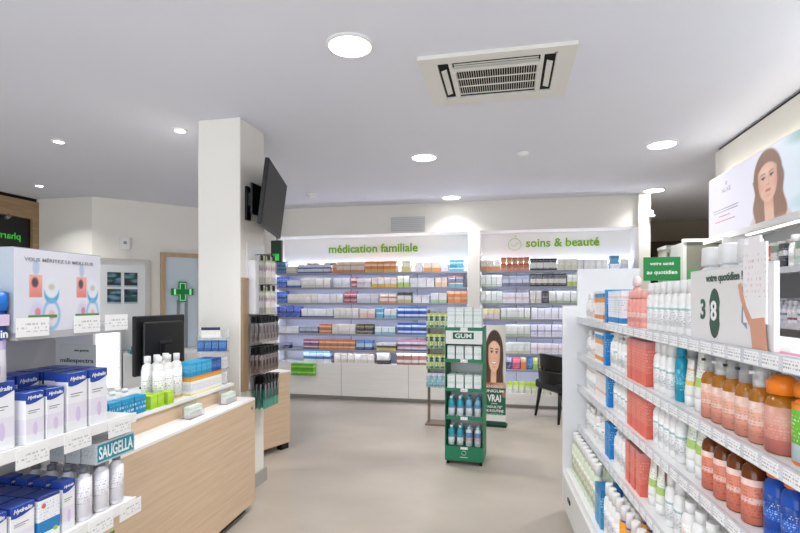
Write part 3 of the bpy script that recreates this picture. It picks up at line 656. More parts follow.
B['tall_white'] = bottle('tall_white', .17, .052, .038, P_white, P_white, 'pump', lab('grey print', [(0, 'efefef'), (.2, 'd9dedc'), (.5, 'f2f2f2')]), power=2.4)
B['white_green'] = bottle('white_green', .175, .058, .04, printed('tube green swoosh', [(0, 'f2f4ee'), (.25, 'b4d678'), (.45, 'f3f5f0')], '8fb45a', .4), P_white, 'tube')
B['white_round'] = bottle('white_round', .15, .062, .055, P_white, P_white, 'disc', lab('floral', [(0, 'f2efec'), (.3, 'e8d8d0'), (.6, 'f4f1ee')], 'b08a80'))
B['salmon'] = bottle('salmon', .155, .05, .04, mat('salmon_plastic', 'efa39a', .35), mat('salmon_cap', 'f2b8ae', .35), 'flip', lab('salmon', [(0, 'f0a89e'), (.3, 'f6cfc8'), (.6, 'ef9f94')], 'c06a60'), power=2.6)
B['salmon_spray'] = bottle('salmon_spray', .235, .06, .045, mat('salmon_plastic', 'efa39a', .35), mat('pale_pink_cap', 'f6dcd6', .35), 'spray', lab('salmon', [(0, 'f0a89e')]))
B['teal'] = bottle('teal', .175, .05, .038, mat('teal_bottle_plastic', '1796b4', .3), mat('teal_cap_plastic', '1490b0', .3), 'flip', lab('teal', [(0, '1b9cba'), (.4, '4cb8ce'), (.5, '1b9cba')], 'd0eef4', .3), caplen=.16)
B['yellow_white'] = bottle('yellow_white', .145, .048, .036, P_white, P_white, 'tube', None)
B['yellow_white'][0][1].materials[0] = printed('tube yellow dots', [(0, 'f4f2ea'), (.3, 'f0cf70'), (.42, 'f4f3ee'), (.7, 'f0c0a0'), (.76, 'f3f3f0')], 'caa860', .3)
amber = mat('amber_oil', 'd08a2a', .12, spec=.6, trans=.45)
peach = lab('peach', [(0, 'e59a84'), (.3, 'eaa890'), (.42, 'eecabc'), (.55, 'e8b09a'), (.75, 'eccabc')], 'c4806c', .5)
over = mat('clear_overcap', 'e6e8e8', .15, alpha=.42)
B['amber_pump'] = bottle('amber_pump', .168, .056, .05, amber, mat('dark_pump', '3a3430', .4), 'pump', peach, (.02, .74), over=over, seg=18)
B['amber_pump_w'] = bottle('amber_pump_w', .168, .056, .05, amber, P_white, 'pump', peach, (.02, .74), over=over, seg=18)
B['amber_black'] = bottle('amber_black', .172, .056, .05, mat('dark_amber_oil', '7c3f14', .12, spec=.6, trans=.25), mat('black_cap', '17120f', .35), 'disc', lab('coral', [(0, 'e08068'), (.3, 'dd7c62'), (.45, 'efc4b6'), (.58, 'e08a72'), (.85, 'f0cfc4')], 'b05a48', .6), (.02, .74), seg=18, caplen=.16)
B['amber_big'] = bottle('amber_big', .168, .074, .064, amber, mat('orange_cap', 'f08218', .35), 'spray', printed('label big peach', [(0, 'c9766a'), (.3, 'd98f80'), (.6, 'dba090')], 'e8b8aa', .5), (.02, .80), seg=22, caplen=.24)
B['orange_green'] = bottle('orange_green', .17, .075, .05, mat('orange_plastic', 'ef7a10', .3), mat('orange_cap', 'f08218', .35), 'spray', printed('label green orange', [(0, 'cfe4ea'), (.3, '6cc030'), (.9, 'f08a20')], 'f4f8e0', .4, z0=.35), (.06, .9), seg=18, caplen=.2)
B['blue_orange'] = bottle('blue_orange', .17, .06, .045, mat('royal_blue_plastic', '1a4fae', .3), mat('orange_cap', 'f08218', .35), 'flip', printed('label royal', [(0, '1a50b0'), (.3, '2f6ac8'), (.6, '184a9e')], 'e8f0fa', .15), seg=16, caplen=.2)
B['floral_green'] = bottle('floral_green', .245, .062, .05, mat('sage_plastic', 'dbe6cf', .3), P_white, 'flip', lab('floral green', [(0, 'd6e2c4'), (.3, 'eef0e4'), (.5, 'c8d8b4'), (.8, 'efe8e4')], 'a06878'))
B['white_oc'] = bottle('white_oc', .23, .055, .045, P_white, P_white, 'flip', lab('lilac', [(0, 'f2f2f4'), (.4, 'dcd8ea'), (.6, 'f2f2f4')]))
B['orange_oc'] = bottle('orange_oc', .23, .055, .045, mat('azure_plastic', '2277c4', .3), mat('cap_white', 'ececec', .3), 'flip', lab('orange', [(0, '2277c4'), (.5, 'f0a020')], 'f6e0b0', .4), lab_z=(.1, .95))
B['big_white'] = bottle('big_white', .30, .10, .08, mat('pearl_white', 'eceef0', .3), mat('cap_white', 'ececec', .3), 'flip', lab('pearl', [(0, 'eff0f2'), (.5, 'e4e6ea')], 'c8ccd4', .3), seg=20, power=2.8)
ow = printed('carton orange blue tall', [(0, 'f2efe8'), (.08, 'f39a3a'), (.22, 'f6f3ee'), (.62, 'f39a3a'), (.78, '2a94d8'), (.92, 'f4f4f2')], 'eeb070', .5)
bl = printed('carton azure', [(0, '1c86d2'), (.9, '2a98de')], 'bfe0f4', .3)
bw = printed('carton white azure foot', [(0, 'f4f6f8'), (.04, '2a86cc'), (.2, 'f3f5f8'), (.8, 'f0d8d0'), (.84, 'f4f6f8')], '88b0d8', .4)
sb = printed('carton salmon', [(0, 'e86f5e'), (.3, 'ea7c6c'), (.85, 'dd8a86')], 'f4b8ae', .5)
pinkw = printed('carton pale pink', [(0, 'f3eeec'), (.3, 'eec0b0'), (.4, 'f2eeec')], 'c8b0ac', .4)
def bx(w, d, h, m): return [('b', pack_box(w, d, h, m), 0)]
B['orange_box'] = bx(.055, .06, .16, ow); B['azure_box'] = bx(.045, .06, .165, bl); B['azure_foot_box'] = bx(.055, .06, .155, bw)
B['salmon_box'] = bx(.06, .06, .17, sb); B['pink_box'] = bx(.05, .05, .14, pinkw); B['blue_box'] = bx(.06, .07, .18, printed('carton cyan blue', [(0, '2a94c8'), (.8, '1f7cb8')], 'd8eef8', .4))
B['salmon_low'] = bx(.06, .06, .15, sb)
KN = {'small_pink': ('small pink and white pump bottle', 'bottle'), 'small_white': ('small white flip-top bottle', 'bottle'), 'slim_white': ('slim white bottle', 'bottle'), 'tall_white': ('white pump bottle', 'bottle'),
      'white_green': ('white and green tube', 'tube'), 'white_round': ('round white screw-cap bottle', 'bottle'), 'salmon': ('salmon pink bottle', 'bottle'), 'salmon_spray': ('tall salmon bottle with pale cap', 'bottle'), 'teal': ('teal blue bottle', 'bottle'),
      'yellow_white': ('white tube with yellow dots', 'tube'), 'amber_pump': ('amber bottle with clear overcap', 'bottle'), 'amber_pump_w': ('amber bottle with white pump', 'bottle'), 'amber_black': ('dark amber bottle with black cap', 'bottle'),
      'amber_big': ('large amber bottle with orange cap', 'bottle'), 'orange_green': ('orange and green bottle', 'bottle'), 'blue_orange': ('royal blue bottle with orange cap', 'bottle'), 'floral_green': ('tall sage green floral bottle', 'bottle'),
      'white_oc': ('tall white bottle', 'bottle'), 'orange_oc': ('blue bottle with orange label', 'bottle'), 'big_white': ('family-size white bottle', 'bottle'), 'orange_box': ('orange and white carton', 'carton'), 'azure_box': ('azure blue carton', 'carton'),
      'azure_foot_box': ('white carton with blue foot', 'carton'), 'salmon_box': ('salmon red carton', 'carton'), 'salmon_low': ('salmon red carton', 'carton'), 'pink_box': ('pale pink carton', 'carton'), 'blue_box': ('bright blue carton', 'carton')}
GS = ['gondola top', 'gondola second shelf', 'gondola third shelf', 'gondola fourth shelf', 'gondola deck']
GN = ['top shelf', 'second shelf', 'third shelf', 'fourth shelf', 'bottom deck']
def gput(lv, y, x, k, where):
    d, cat = KN[k]
    nm = 'carton' if cat == 'carton' else 'cream_tube' if cat == 'tube' else 'pump_bottle' if 'pump' in d or 'overcap' in d else 'amber_bottle' if 'amber' in d else 'bottle'
    put(nm, B[k], GT(x, y, LV[lv] + (.0025 if (lv == 0 and y < 1.75) else .0005)), GA - PI / 2,
        '%s, %s from far end, %s, %s' % (d, nth('G', lv, k, where), {'front row': 'front', 'second row': 'second row', 'third row': 'third row'}[where], GS[lv]), cat, '%s group on the %s, %s, of the right gondola' % (d, GN[lv], where), .04)
for m_ in {id(q[1]): q[1] for v_ in B.values() for q in v_}.values(): m_.transform(Matrix.Scale(1.13, 4))
def run(lv, y0, y1, k, sp, rows=1, x=.548, dx=.072, other=None):
    """from y0 (far) to y1 (near)"""
    y0, y1, sp = GM(y0), GM(y1), sp * 1.13
    if k == 'big_white': y0, y1 = 2.30, 1.86
    n = max(1, int((y0 - y1) / sp + .3)); sp = (y0 - y1) / n
    for r in range(rows):
        where = ('front row', 'second row', 'third row', 'back row')[r]
        for i in range(n):
            gput(lv, y0 - (i + .5) * (y0 - y1) / n, x + r * dx, k if not (other and i % 3 == 1) else other, where)
# top shelf
run(0, 3.68, 3.25, 'small_pink', .048, 1, other='small_white'); run(0, 3.22, 2.93, 'orange_box', .06, 2); run(0, 2.90, 2.80, 'azure_box', .05, 2); run(0, 2.78, 2.45, 'azure_foot_box', .06, 2)
run(0, 2.42, 2.14, 'salmon', .055, 2); run(0, 2.10, 1.60, 'slim_white', .056, 2)
run(0, 3.0, 2.86, 'salmon_spray', .075, 1, .70); run(0, 2.12, 1.66, 'big_white', .115, 1, .735)
run(0, 3.6, 3.15, 'small_white', .07, 1, .70)
# second shelf
run(1, 3.68, 3.22, 'small_pink', .048, 1, other='small_white'); run(1, 3.19, 2.95, 'orange_box', .06); run(1, 2.93, 2.84, 'azure_box', .046); run(1, 2.82, 2.40, 'tall_white', .06, 2, other='slim_white')
run(1, 2.36, 2.04, 'salmon_box', .064, 2); run(1, 2.01, 1.79, 'slim_white', .056, 2); run(1, 1.77, 1.70, 'teal', .055); run(1, 1.69, 1.61, 'yellow_white', .048, 2)
run(1, 1.60, 1.52, 'white_green', .045, 2); run(1, 1.51, 1.17, 'amber_pump', .067, 2, .54, .078, 'amber_pump_w')
gput(1, 1.393, .545, 'amber_big', 'front row'); gput(1, 1.29, .545, 'orange_green', 'front row'); gput(1, 1.19, .545, 'orange_green', 'front row')
# third shelf
run(2, 3.68, 3.22, 'small_white', .05, 1); run(2, 3.20, 2.88, 'pink_box', .056); run(2, 2.86, 2.76, 'azure_box', .048); run(2, 2.74, 2.40, 'slim_white', .056)
run(2, 2.36, 2.04, 'salmon_box', .064, 2); run(2, 2.01, 1.70, 'slim_white', .056, 2); run(2, 1.67, 1.52, 'white_green', .06, 2)
run(2, 1.51, 1.20, 'amber_black', .064, 2, .54, .078); run(2, 1.19, .86, 'blue_orange', .066, 2)
# fourth shelf
run(3, 3.68, 3.3, 'small_white', .05, 1, other='small_pink'); run(3, 3.27, 2.90, 'slim_white', .055, 2, other='small_white'); run(3, 2.88, 2.74, 'azure_box', .05); run(3, 2.72, 2.42, 'tall_white', .058, 2)
run(3, 2.40, 2.12, 'salmon_box', .064, 2); run(3, 2.10, 1.90, 'white_green', .062, 2); run(3, 1.88, 1.70, 'slim_white', .06, 2); run(3, 1.68, 1.2, 'white_round', .072, 2, .545, .085)
# bottom deck
run(4, 3.68, 2.72, 'floral_green', .07, 2, .46, .085); run(4, 3.68, 2.72, 'white_oc', .07, 1, .635)
run(4, 2.68, 2.52, 'blue_box', .07, 2, .465, .095); run(4, 2.50, 2.20, 'white_oc', .062, 3, .455, .085); run(4, 2.18, 1.70, 'orange_oc', .062, 3, .455, .085)

# printed card box on the top shelf
cb = thing('promotional_card', 'white printed card panel with the number 38 and a hand on the right gondola', 'display card', GT(.505, 1.595, 1.3745), GA - PI / 2); cb.scale = (1.07, 1.07, 1.1)
cp = MB().box(-.225, .225, 0, .012, 0, .20).box(-.2, .2, .012, .05, 0, .003).build('card_panel', printed('card_box_print', [(0, 'e9e7e6'), (.97, 'dfdedd')], None), cb)
dgreen = mat('print_dark_green', '3c5c4c', .5)
b_ = MB(); pts = []
for i in range(28):
    t = 2 * PI * i / 28; pts.append((-.062 + .034 * math.cos(t) * (1.0 if abs(math.sin(t)) < .95 else .9) * (.82 if abs(math.sin(t)) < .25 else 1), .078 + .068 * math.sin(t)))
b_.prism(pts, 'y', -.0012, 0).build('printed_blob', dgreen, cb)
letter('3', cp, (-.135, -.0005, .088), None, .058, dgreen, bold=.03, depth=.001); letter('8', cp, (-.065, -.0015, .085), None, .055, mat('print_white', 'f4f4f4', .5), bold=.02, depth=.001)
letter('votre quotidien !', cp, (-.01, -.0014, .172), .205, None, dgreen, bold=.012, depth=.001)
MB().box(.105, .205, -.006, -.0008, 0.06, .245).box(.13, .18, -.006, -.0008, .245, .262).build('die_cut_card', printed('card pink specks', [(0, 'f4f2f2')], 'e0a8b4', .2), cb)
MB().prism([(.082, .150), (.092, .155), (.120, .10), (.145, .07), (.20, .075), (.212, .0), (.15, .0), (.14, .05), (.118, .075), (.095, .115)], 'y', -.0075, -.0062).build('printed_hand', mat('print_skin', 'd79f84', .5), cb)
MB().prism([(.085, .06), (.11, .045), (.105, .08), (.088, .10)], 'y', -.0012, 0).build('printed_leaf', mat('print_blue_grey', '8aa0b8', .5), cb)
#wc = put('carton', bx(.085, .07, .265, printed('carton white pink specks', [(0, 'f4f2f2'), (.5, 'f6f3f4')], 'e0a8b4', .3)), (.66, 1.12, 1.3695), -PI / 2, 'tall white carton with pink specks behind the box numbered 38', 'carton')
# green sign
gs = thing('shelf_sign', 'green sign reading votre santé au quotidien above the right gondola', 'sign', (.765, 2.77, 1.3735), -.05)
MB().box(-.085, .085, -.004, .004, .225, .345).build('sign_plate', mat('sign_green', '12823c', .45), gs)
MB().box(-.006, .006, -.003, .003, 0, .225).box(-.04, .04, -.03, .03, 0, .004).build('stem', M_clear, gs)
Mw = mat('print_white', 'f4f4f4', .5)
letter('votre santé', gs, (0, -.004, .312), .11, None, Mw, bold=.01, depth=.001); letter('au quotidien', gs, (0, -.004, .265), .14, None, Mw, bold=.01, depth=.001)

# ------------------------------------------------------------------ right wall shelving, illuminated sign
rw = thing('side_wall_shelving', 'white lit shelving along the right wall under the illuminated portrait sign', 'shelving', (0, 0, 0))
MB().box(1.93, 1.955, .8, 4.42, 0, 2.005).build('back_panel', mat('grey_back_panel', 'a9a9ad', .6), rw)
MB().box(1.715, 1.955, .8, 4.92, 2.005, 2.03).build('canopy', M_white, rw)
MB().box(1.70, 1.715, .8, 4.93, 1.99, 2.035).build('canopy_edge', M_white, rw)
MB().box(1.66, 1.93, 4.40, 4.42, 0, 2.0).build('end_panel', M_white, rw)
for z in (1.70, 1.36, 1.02): 
    MB().box(1.66, 1.93, .8, 4.40, z - .02, z).build('shelf', M_white, rw); MB().box(1.645, 1.66, .8, 4.42, z - .035, z + .004).build('price_rail', M_rail, rw)
MB().box(1.80, 1.82, .9, 4.35, 1.997, 2.005).build('light_strip', emis('led_warm', 'ffffff', 4), rw)
WN = {1.70: 'upper shelf', 1.36: 'middle shelf', 1.02: 'lower shelf'}
def wput(z, y, parts, d, cat, x=1.72, row='front'):
    put(cat, parts, (x, y, z + .0005), -PI / 2, '%s, %s from far end, %s row, %s of right wall' % (d, nth('RW', z, d, row), row, WN[z]), cat, '%s items, %s row, on the %s of the right wall' % (d, row, WN[z]), .03)
wb = bottle('wall_white', .20, .09, .07, P_white, P_white, 'flip', lab('grey print', [(0, 'efefef')]))
y = 4.33
while y > 4.15: wput(1.70, y, wb, 'large white bottle', 'bottle'); y -= .10
yb = bx(.08, .07, .155, printed('carton yellow green', [(0, 'd8b840'), (.3, 'e8d878'), (.5, '8a9a38'), (.8, 'd8c860')], '7a5a28', .7)); y = 4.10
while y > 3.90: wput(1.70, y, yb, 'yellow and green carton', 'carton'); y -= .087
rb = bx(.07, .07, .155, printed('carton red orange', [(0, 'e0684c'), (.45, 'f0b4a0'), (.55, 'd85c48')], 'f8d8c8', .6))
while y > 3.72: wput(1.70, y, rb, 'red orange carton', 'carton'); y -= .077
gb = bx(.07, .07, .15, printed('carton green grey', [(0, 'c0d0c8'), (.4, 'e8e8e0'), (.7, '8aa494')], '6a7a70', .6)); kb = bx(.06, .07, .155, printed('carton charcoal', [(0, '384048'), (.5, 'c8ccd0'), (.7, '40484e')], 'e0e0e0', .4))
i = 0
while y > 2.6: wput(1.70, y, (gb, kb, wb)[i % 3], ('green grey carton', 'charcoal carton', 'large white bottle')[i % 3], ('carton', 'carton', 'bottle')[i % 3]); y -= .095; i += 1
y = 4.33
while y > 3.0: wput(1.70, y, wb, 'tall white bottle', 'bottle', 1.83, 'back'); y -= .11
sm1 = bottle('vial_red', .135, .045, .04, mat('vial_pale', 'e6e4ea', .25), P_white, 'flip', lab('red stripe', [(0, 'a05060'), (.25, 'eeeaec')]))
sm2 = bottle('vial_grey', .15, .045, .04, mat('vial_lilac', 'c8c8d6', .25), mat('vial_cap', 'dcdce4', .3), 'pump', lab('grey violet', [(0, 'e8e8ee'), (.4, '8890a8'), (.6, 'e8e6ee')]))
y = 4.33
while y > 2.7: wput(1.36, y, sm1 if int(y * 9) % 2 else sm2, 'small red-striped bottle' if int(y * 9) % 2 else 'small lilac pump bottle', 'bottle', 1.70); y -= .055
y = 4.33
while y > 2.9: wput(1.36, y, sm2, 'lilac pump bottle', 'bottle', 1.78, 'back'); y -= .06
y = 4.33
while y > 3.0: wput(1.02, y, sm1, 'red-striped bottle', 'bottle', 1.70); y -= .06

def ad(u, v):   # u 0..1 along the panel (far end -> near end), v up
    c = mixc((.93, .92, .98), (.86, .93, .97), sm(.35, 1, u))
    c = mixc(c, (.70, .82, .84), .7 * ell(u, v, .92, .12, .16, .10, .6)); c = mixc(c, (.80, .84, .92), .6 * ell(u, v, .92, .55, .10, .25, .6))
    c = mixc(c, (.55, .74, .70), .8 * ell(u, v, .95, .95, .20, .12, .4))
    if .40 < u < .80:
        # shoulders and blouse
        c = mixc(c, (.88, .78, .80), ell(u, v, .60, -.12, .17, .34, .06))
        c = mixc(c, hexc('d9a288'), ell(u, v, .585, .02, .045, .2, .1))
        x, y = (u - .585) / .115, (v - .56) / .36
        c = portrait(c, x * .62, y * .74, 'e6bba6', '8a6c5c', 'bf6c66', False, 1.0, .05, -.08)
    return c
lb = thing('illuminated_sign', 'long backlit sign with a portrait of a long-haired woman on the right wall', 'illuminated sign', (1.745, 3.32, 2.046), -PI / 2)
art_panel('printed_face', 3.1, .50, 340, 56, lambda u, v: ad((u * 3.1) / 1.75, v), artmat('backlit_print', .86), lb, (-.05, -.001, 0), 0, .001)
MB().box(-1.60, 1.5, 0, .12, -.001, .505).build('sign_case', M_white, lb)
MB().box(-1.58, 1.48, .06, .10, .505, .515).build('light_strip', emis('sign_top_light', 'fffaf0', 5), lb)
M_gt = mat('print_grey', '8b8794', .5)
letter('NUXE', lb, (-1.24, -.001, .36), .17, .035, M_gt, depth=.001); letter('\u2665', lb, (-1.24, -.001, .43), None, .02, M_gt, depth=.001) if False else None
MB().tube([(-1.24 + .015 * math.cos(t), -.002, .415 + .014 * math.sin(t)) for t in [2 * PI * i / 10 for i in range(11)]], .0025, 5).build('emblem', M_gt, lb)
MB().box(-1.50, -1.02, -.002, -.001, .205, .213).box(-1.49, -1.03, -.002, -.001, .185, .193).build('text_lines', M_gt, lb)
MB().box(-1.38, -1.17, -.002, -.001, .148, .156).box(-1.46, -1.08, -.002, -.001, .108, .115).build('text_lines', mat('print_rose', 'a86a80', .5), lb)

# free-standing side unit beyond, and cabinet in the next room
su = thing('side_display_unit', 'tall unit with taupe header beyond the right gondola', 'shelving', (0, 0, 0))
MB().box(1.63, 1.93, 5.13, 5.16, 0, 2.06).build('back_panel', mat('olive_grey_panel', '7c7b70', .6), su)
MB().box(1.60, 1.63, 5.13, 5.50, 0, 2.04).build('side_panel', mat('side_panel_print', 'cfd2cc', .5), su)
MB().box(1.60, 1.95, 5.12, 5.17, 2.04, 2.07).build('top_rail', M_white, su)
MB().prism([(5.24, 1.72), (5.34, 1.70), (5.36, 1.82), (5.28, 1.9)], 'x', 1.597, 1.60).build('printed_leaf', mat('print_leaf', '9fb69a', .5), su)
MB().box(1.64, 1.74, 5.10, 5.125, 1.60, 1.78).build('green_card', mat('card_green', '3f9a58', .5), su)
cw = thing('tall_cabinet', 'cream tall cabinet in the dim room beyond the right column', 'cabinet', (2.06, 6.8, 0))
MB().box(-.13, .12, 0, .35, 0, 2.14).build('body', mat('cream_panel', 'e9e6dc', .5), cw); MB().box(-.14, .13, -.02, .35, 2.14, 2.18).build('top', M_white, cw); MB().box(-.115, -.10, -.015, 0, 2.04, 2.09).build('lock', M_grey, cw)
cd = thing('coat_rack', 'dark shape of a coat stand in the dim room beyond the column', 'coat stand', (2.05, 8.2, 0))
MB().tube([(0, 0, 0), (0, 0, 2.2)], .025).box(-.18, .18, -.18, .18, 0, .03).build('stand', M_black, cd); MB().loft([(1.5, .14, .08), (1.9, .16, .09), (2.12, .1, .07), (2.3, .05, .05)], 14).build('hanging_coat', mat('black_cloth', '141414', .9), cd)
bs = thing('wall_cabinet', 'dark wood wall cabinet at the end of the dim room', 'cabinet', (3.0, 9.58, 0))
MB().box(-.9, .9, -.3, 0, 1.2, 2.5).build('body', mat('dark_wood', '4a3c30', .6), bs)
# ------------------------------------------------------------------ green floor display of oral care
M_gg = mat('display_green', '1c7a55', .45); M_gdark = mat('display_dark_green', '0e5c40', .45); M_dw = mat('display_white', 'e6ebe8', .45)
fd = thing('floor_display', 'green and white floor display tower of oral care products reading GUM', 'display stand', (-.392, 4.56, 0), math.radians(-3))
hw = .174
FZ = [1.243, .955, .69, .433, .165]
MB().box(-hw, hw, 0, .30, .035, .165).build('base_box', M_gg, fd)
MB().box(-hw, -hw + .006, 0, .30, .165, 1.26).build('side_panel', M_gg, fd); MB().box(hw - .006, hw, 0, .30, .165, 1.26).build('side_panel', M_gg, fd)
MB().box(-hw + .006, hw - .006, .29, .30, .165, 1.26).build('back_panel', M_dw, fd)
for i, z in enumerate(FZ[:4]):
    MB().box(-hw + .006, hw - .006, .0, .29, z - .006, z).build('shelf', M_dw, fd)
    lp = MB().box(-hw, hw, -.004, 0, z - .022, z + .008).build('shelf_lip', M_gg, fd)
    MB().box(-.03, .035, -.006, -.004, z - .022, z + .006).build('price_ticket', M_tag, lp)
MB().box(-.03, .035, -.006, -.004, .165 - .022, .165).build('price_ticket', M_tag, fd)
MB().box(-hw + .008, hw - .008, -.003, .004, 1.10, 1.222).build('header_card', M_dw, fd)
np_ = MB().box(-.10, .09, -.006, -.003, 1.145, 1.205).build('name_plate', mat('plate_green', '0c5a46', .4), fd)
letter('GUM', np_, (-.005, -.006, 1.175), .15, .042, M_dw, bold=.03, depth=.001)
MB().tube([(.02 * math.cos(t), -.002, .11 + .02 * math.sin(t)) for t in [2 * PI * i / 10 for i in range(11)]], .002, 5).build('emblem', M_dw, fd)
MB().box(-.035, .035, -.001, 0, .068, .073).build('text_line', M_dw, fd)
for x in (-.15, .15):
    for y in (.03, .27): MB().lathe([(.014, 0), (.014, .035)], x, y, 10).build('foot', M_black, fd)
RF = Matrix.Translation((-.392, 4.56, 0)) @ Matrix.Rotation(math.radians(-3), 4, 'Z')
def onfd(x, y, z): v = RF @ Vector((x, y, z)); return (v.x, v.y, v.z)
bt = bottle('mouthwash', .185, .06, .045, mat('aqua_bottle', '35b4c8', .15, trans=.2), mat('cap_ice', 'd8eef4', .3), 'disc', lab('aqua', [(0, 'e8eef0'), (.75, '5c90b0')], '5c7890', .6), (.04, .62), caplen=.14)
bt2 = bottle('mouthwash_white', .175, .06, .045, mat('ice_bottle', 'dfe8ee', .2), mat('cap_ice', 'd8eef4', .3), 'disc', lab('white blue', [(0, 'e8ecf0'), (.35, 'd8b8bc'), (.6, '5d88b4')], '6878a0', .6), (.06, .8), caplen=.12)
bt3 = bottle('mouthwash_blue', .18, .06, .045, mat('sky_bottle', '8fc6e0', .15, trans=.2), mat('cap_blue', '6aa6d0', .3), 'disc', lab('white sky', [(0, 'e8eef4'), (.7, '5c90c0')], '5c7890', .6), (.04, .7), caplen=.12)
fw = printed('carton oral white', [(0, 'eff2f2'), (.3, 'dfeae8'), (.5, 'f2f5f4'), (.85, 'd4e4de')], '7ab4a4', .5)
fw2 = bx(.068, .04, .125, fw)
FN = ['top shelf', 'second shelf', 'third shelf', 'fourth shelf', 'base shelf']
for lv in range(5):
    for c in range(4):
        x = -.122 + c * .081
        for row in range(2):
            y = .05 + row * .09
            rn = ('front', 'rear')[row]
            if lv < 3:
                put('carton', fw2, onfd(x, y, FZ[lv] + .0005), math.radians(-3), 'white oral care carton, %s from left, %s row, %s of green display' % (ordinal(c + 1), rn, FN[lv]), 'carton', 'white cartons on the green floor display')
                if lv == 0: put('carton', bx(.068, .04, .06, fw), onfd(x, y, FZ[lv] + .1265), math.radians(-3), 'small white carton stacked on top, %s from left, %s row, green display' % (ordinal(c + 1), rn), 'carton', 'small white cartons crowning the green floor display')
            else:
                p = (bt, bt, bt3 if lv == 3 else bt2, bt3 if lv == 3 else bt2)[c]
                put('bottle', p, onfd(x, y, FZ[lv] + .0005), math.radians(-3), '%s mouthwash bottle, %s from left, %s row, %s of green display' % ('aqua blue' if c < 2 else ('sky blue' if lv == 3 else 'white'), ordinal(c + 1), rn, FN[lv]), 'bottle', 'mouthwash bottles on the green floor display')

# roll-up poster
def roll(u, v):
    c = (.93, .90, .87)
    if v > .42:
        c = mixc((.92, .90, .88), (.80, .80, .76), u)
        x, y = (u - .5) / .5 * .78, (v - .70) / .30 * 1.05
        c = mixc(c, hexc('e5e3df'), (1 - sm(.5, .6, abs(x) + .3 * (y + 1.0))) * (1 - sm(-.9, -.8, y)))
        c = portrait(c, x, y, 'f0bfa0', '3a261d', 'd86a64', True, 1.15, .02, .05)
    elif v > .365: c = mixc(hexc('a0644c'), hexc('caa08c'), sm(.2, .8, u))
    else: c = mixc(hexc('1f6b4c'), hexc('175a40'), v * 2.5)
    if .27 < v < .36 : c = mixc(c, hexc('c98a70'), .8 * ell(u, v, .0, .30, .16, .05, .3) + .8 * ell(u, v, 1.0, .30, .16, .05, .3) if (u < .2 or u > .8) else 0)
    if .03 < v < .095: c = hexc('ecebe6')
    if v < .02: c = hexc('1c5a42')
    return c
pb = thing('poster_stand', 'tall narrow poster stand with a smiling dark-haired woman above green lettering', 'poster', (-.160, 6.05, 0), math.radians(-6))
art_panel('printed_banner', .27, 1.17, 56, 230, roll, M_art, pb, (0, -.012, .03), 0, .004)
MB().box(-.145, .145, -.05, .08, 0, .03).build('foot', mat('dark_green_foot', '15382b', .5), pb)
MB().box(-.01, .01, .0, .012, .03, 1.15).build('support_pole', M_grey, pb)
letter('SENSIBLES', pb, (0, -.0125, .475), .21, .035, mat('print_pinkish', 'e8c8bc', .5), bold=.02, depth=.001)
letter('UNIGUM', pb, (0, -.0125, .42), .22, .035, Mw, bold=.02, depth=.001)
letter('VRAI', pb, (0, -.0125, .335), .16, .085, Mw, bold=.03, depth=.001)
letter('votre', pb, (0, -.0125, .272), .07, None, Mw, depth=.001)
letter('"ADULTE"', pb, (0, -.0125, .232), .19, .03, Mw, bold=.02, depth=.001)
letter('DE ROUTINE', pb, (0, -.0125, .185), .22, .032, Mw, bold=.02, depth=.001)
letter('BUCCALE', pb, (0, -.0125, .145), .2, .022, mat('print_pale_green', '9cc4ae', .5), bold=.02, depth=.001)

# rack of hanging blister packs beside the green display
M_brown = mat('brown_metal_pole', '7b6a5c', .5, .3)
rk = thing('hanging_rack', 'slim rack of hanging toothbrush packs left of the green display', 'rack', (-.84, 6.03, 0), 0)
MB().box(-.115, -.085, -.015, .015, .02, 1.38).build('pole', M_brown, rk)
MB().box(-.13, .13, -.12, .12, 0, .02).build('base', M_brown, rk)
MB().box(-.12, .15, -.008, .008, .55, 1.37).build('pegboard', mat('peg_grey', 'a4a6a4', .5), rk)
HZ = [1.345, 1.10, .855, .63]
hk = MB().tube([(0, 0, 0), (0, -.12, .004)], .003, 6).mesh('hook', M_dgrey)
bp1 = MB().box(-.028, .028, -.002, .0, -.18, .0).mesh('blister_pack', printed('pack green yellow', [(0, '3f7f48'), (.25, 'c8d86c'), (.5, '1f4f38'), (.8, 'b8c860')], 'f0f4e0', .7, .3, .02, .98, (4, 2, 9)))
bp2 = MB().box(-.028, .028, -.002, .0, -.17, .0).mesh('blister_pack', printed('pack aqua', [(0, '2f8fb8'), (.3, '5cc4d8'), (.6, '8fb4d0'), (.85, 'd8d8f0')], 'f4f8fc', .7, .3, .02, .98, (4, 2, 9)))
blist = MB().loft([(-.16, .012, .010), (-.05, .014, .012), (-.03, .008, .006)], 10).mesh('blister', mat('blister_plastic', 'cfe0d4', .15, alpha=.7))
for r, z in enumerate(HZ):
    for c in range(4):
        x = -.085 + c * .067
        link('hook', hk, rk, (x, -.008, z))
        for k in range(2):
            put('blister_pack', [('p', bp2 if r == 3 else bp1, 0), ('blister', blist, (0, -.010, 0))], (-.84 + x, 6.03 - .115 + k * .045, z - .004), 0,
                '%s toothbrush pack, %s from left, %s row, %s, slim rack' % ('aqua' if r == 3 else 'green and yellow', ordinal(c + 1), ordinal(r + 1), ('front', 'behind')[k]), 'blister pack', 'toothbrush packs on the slim rack')

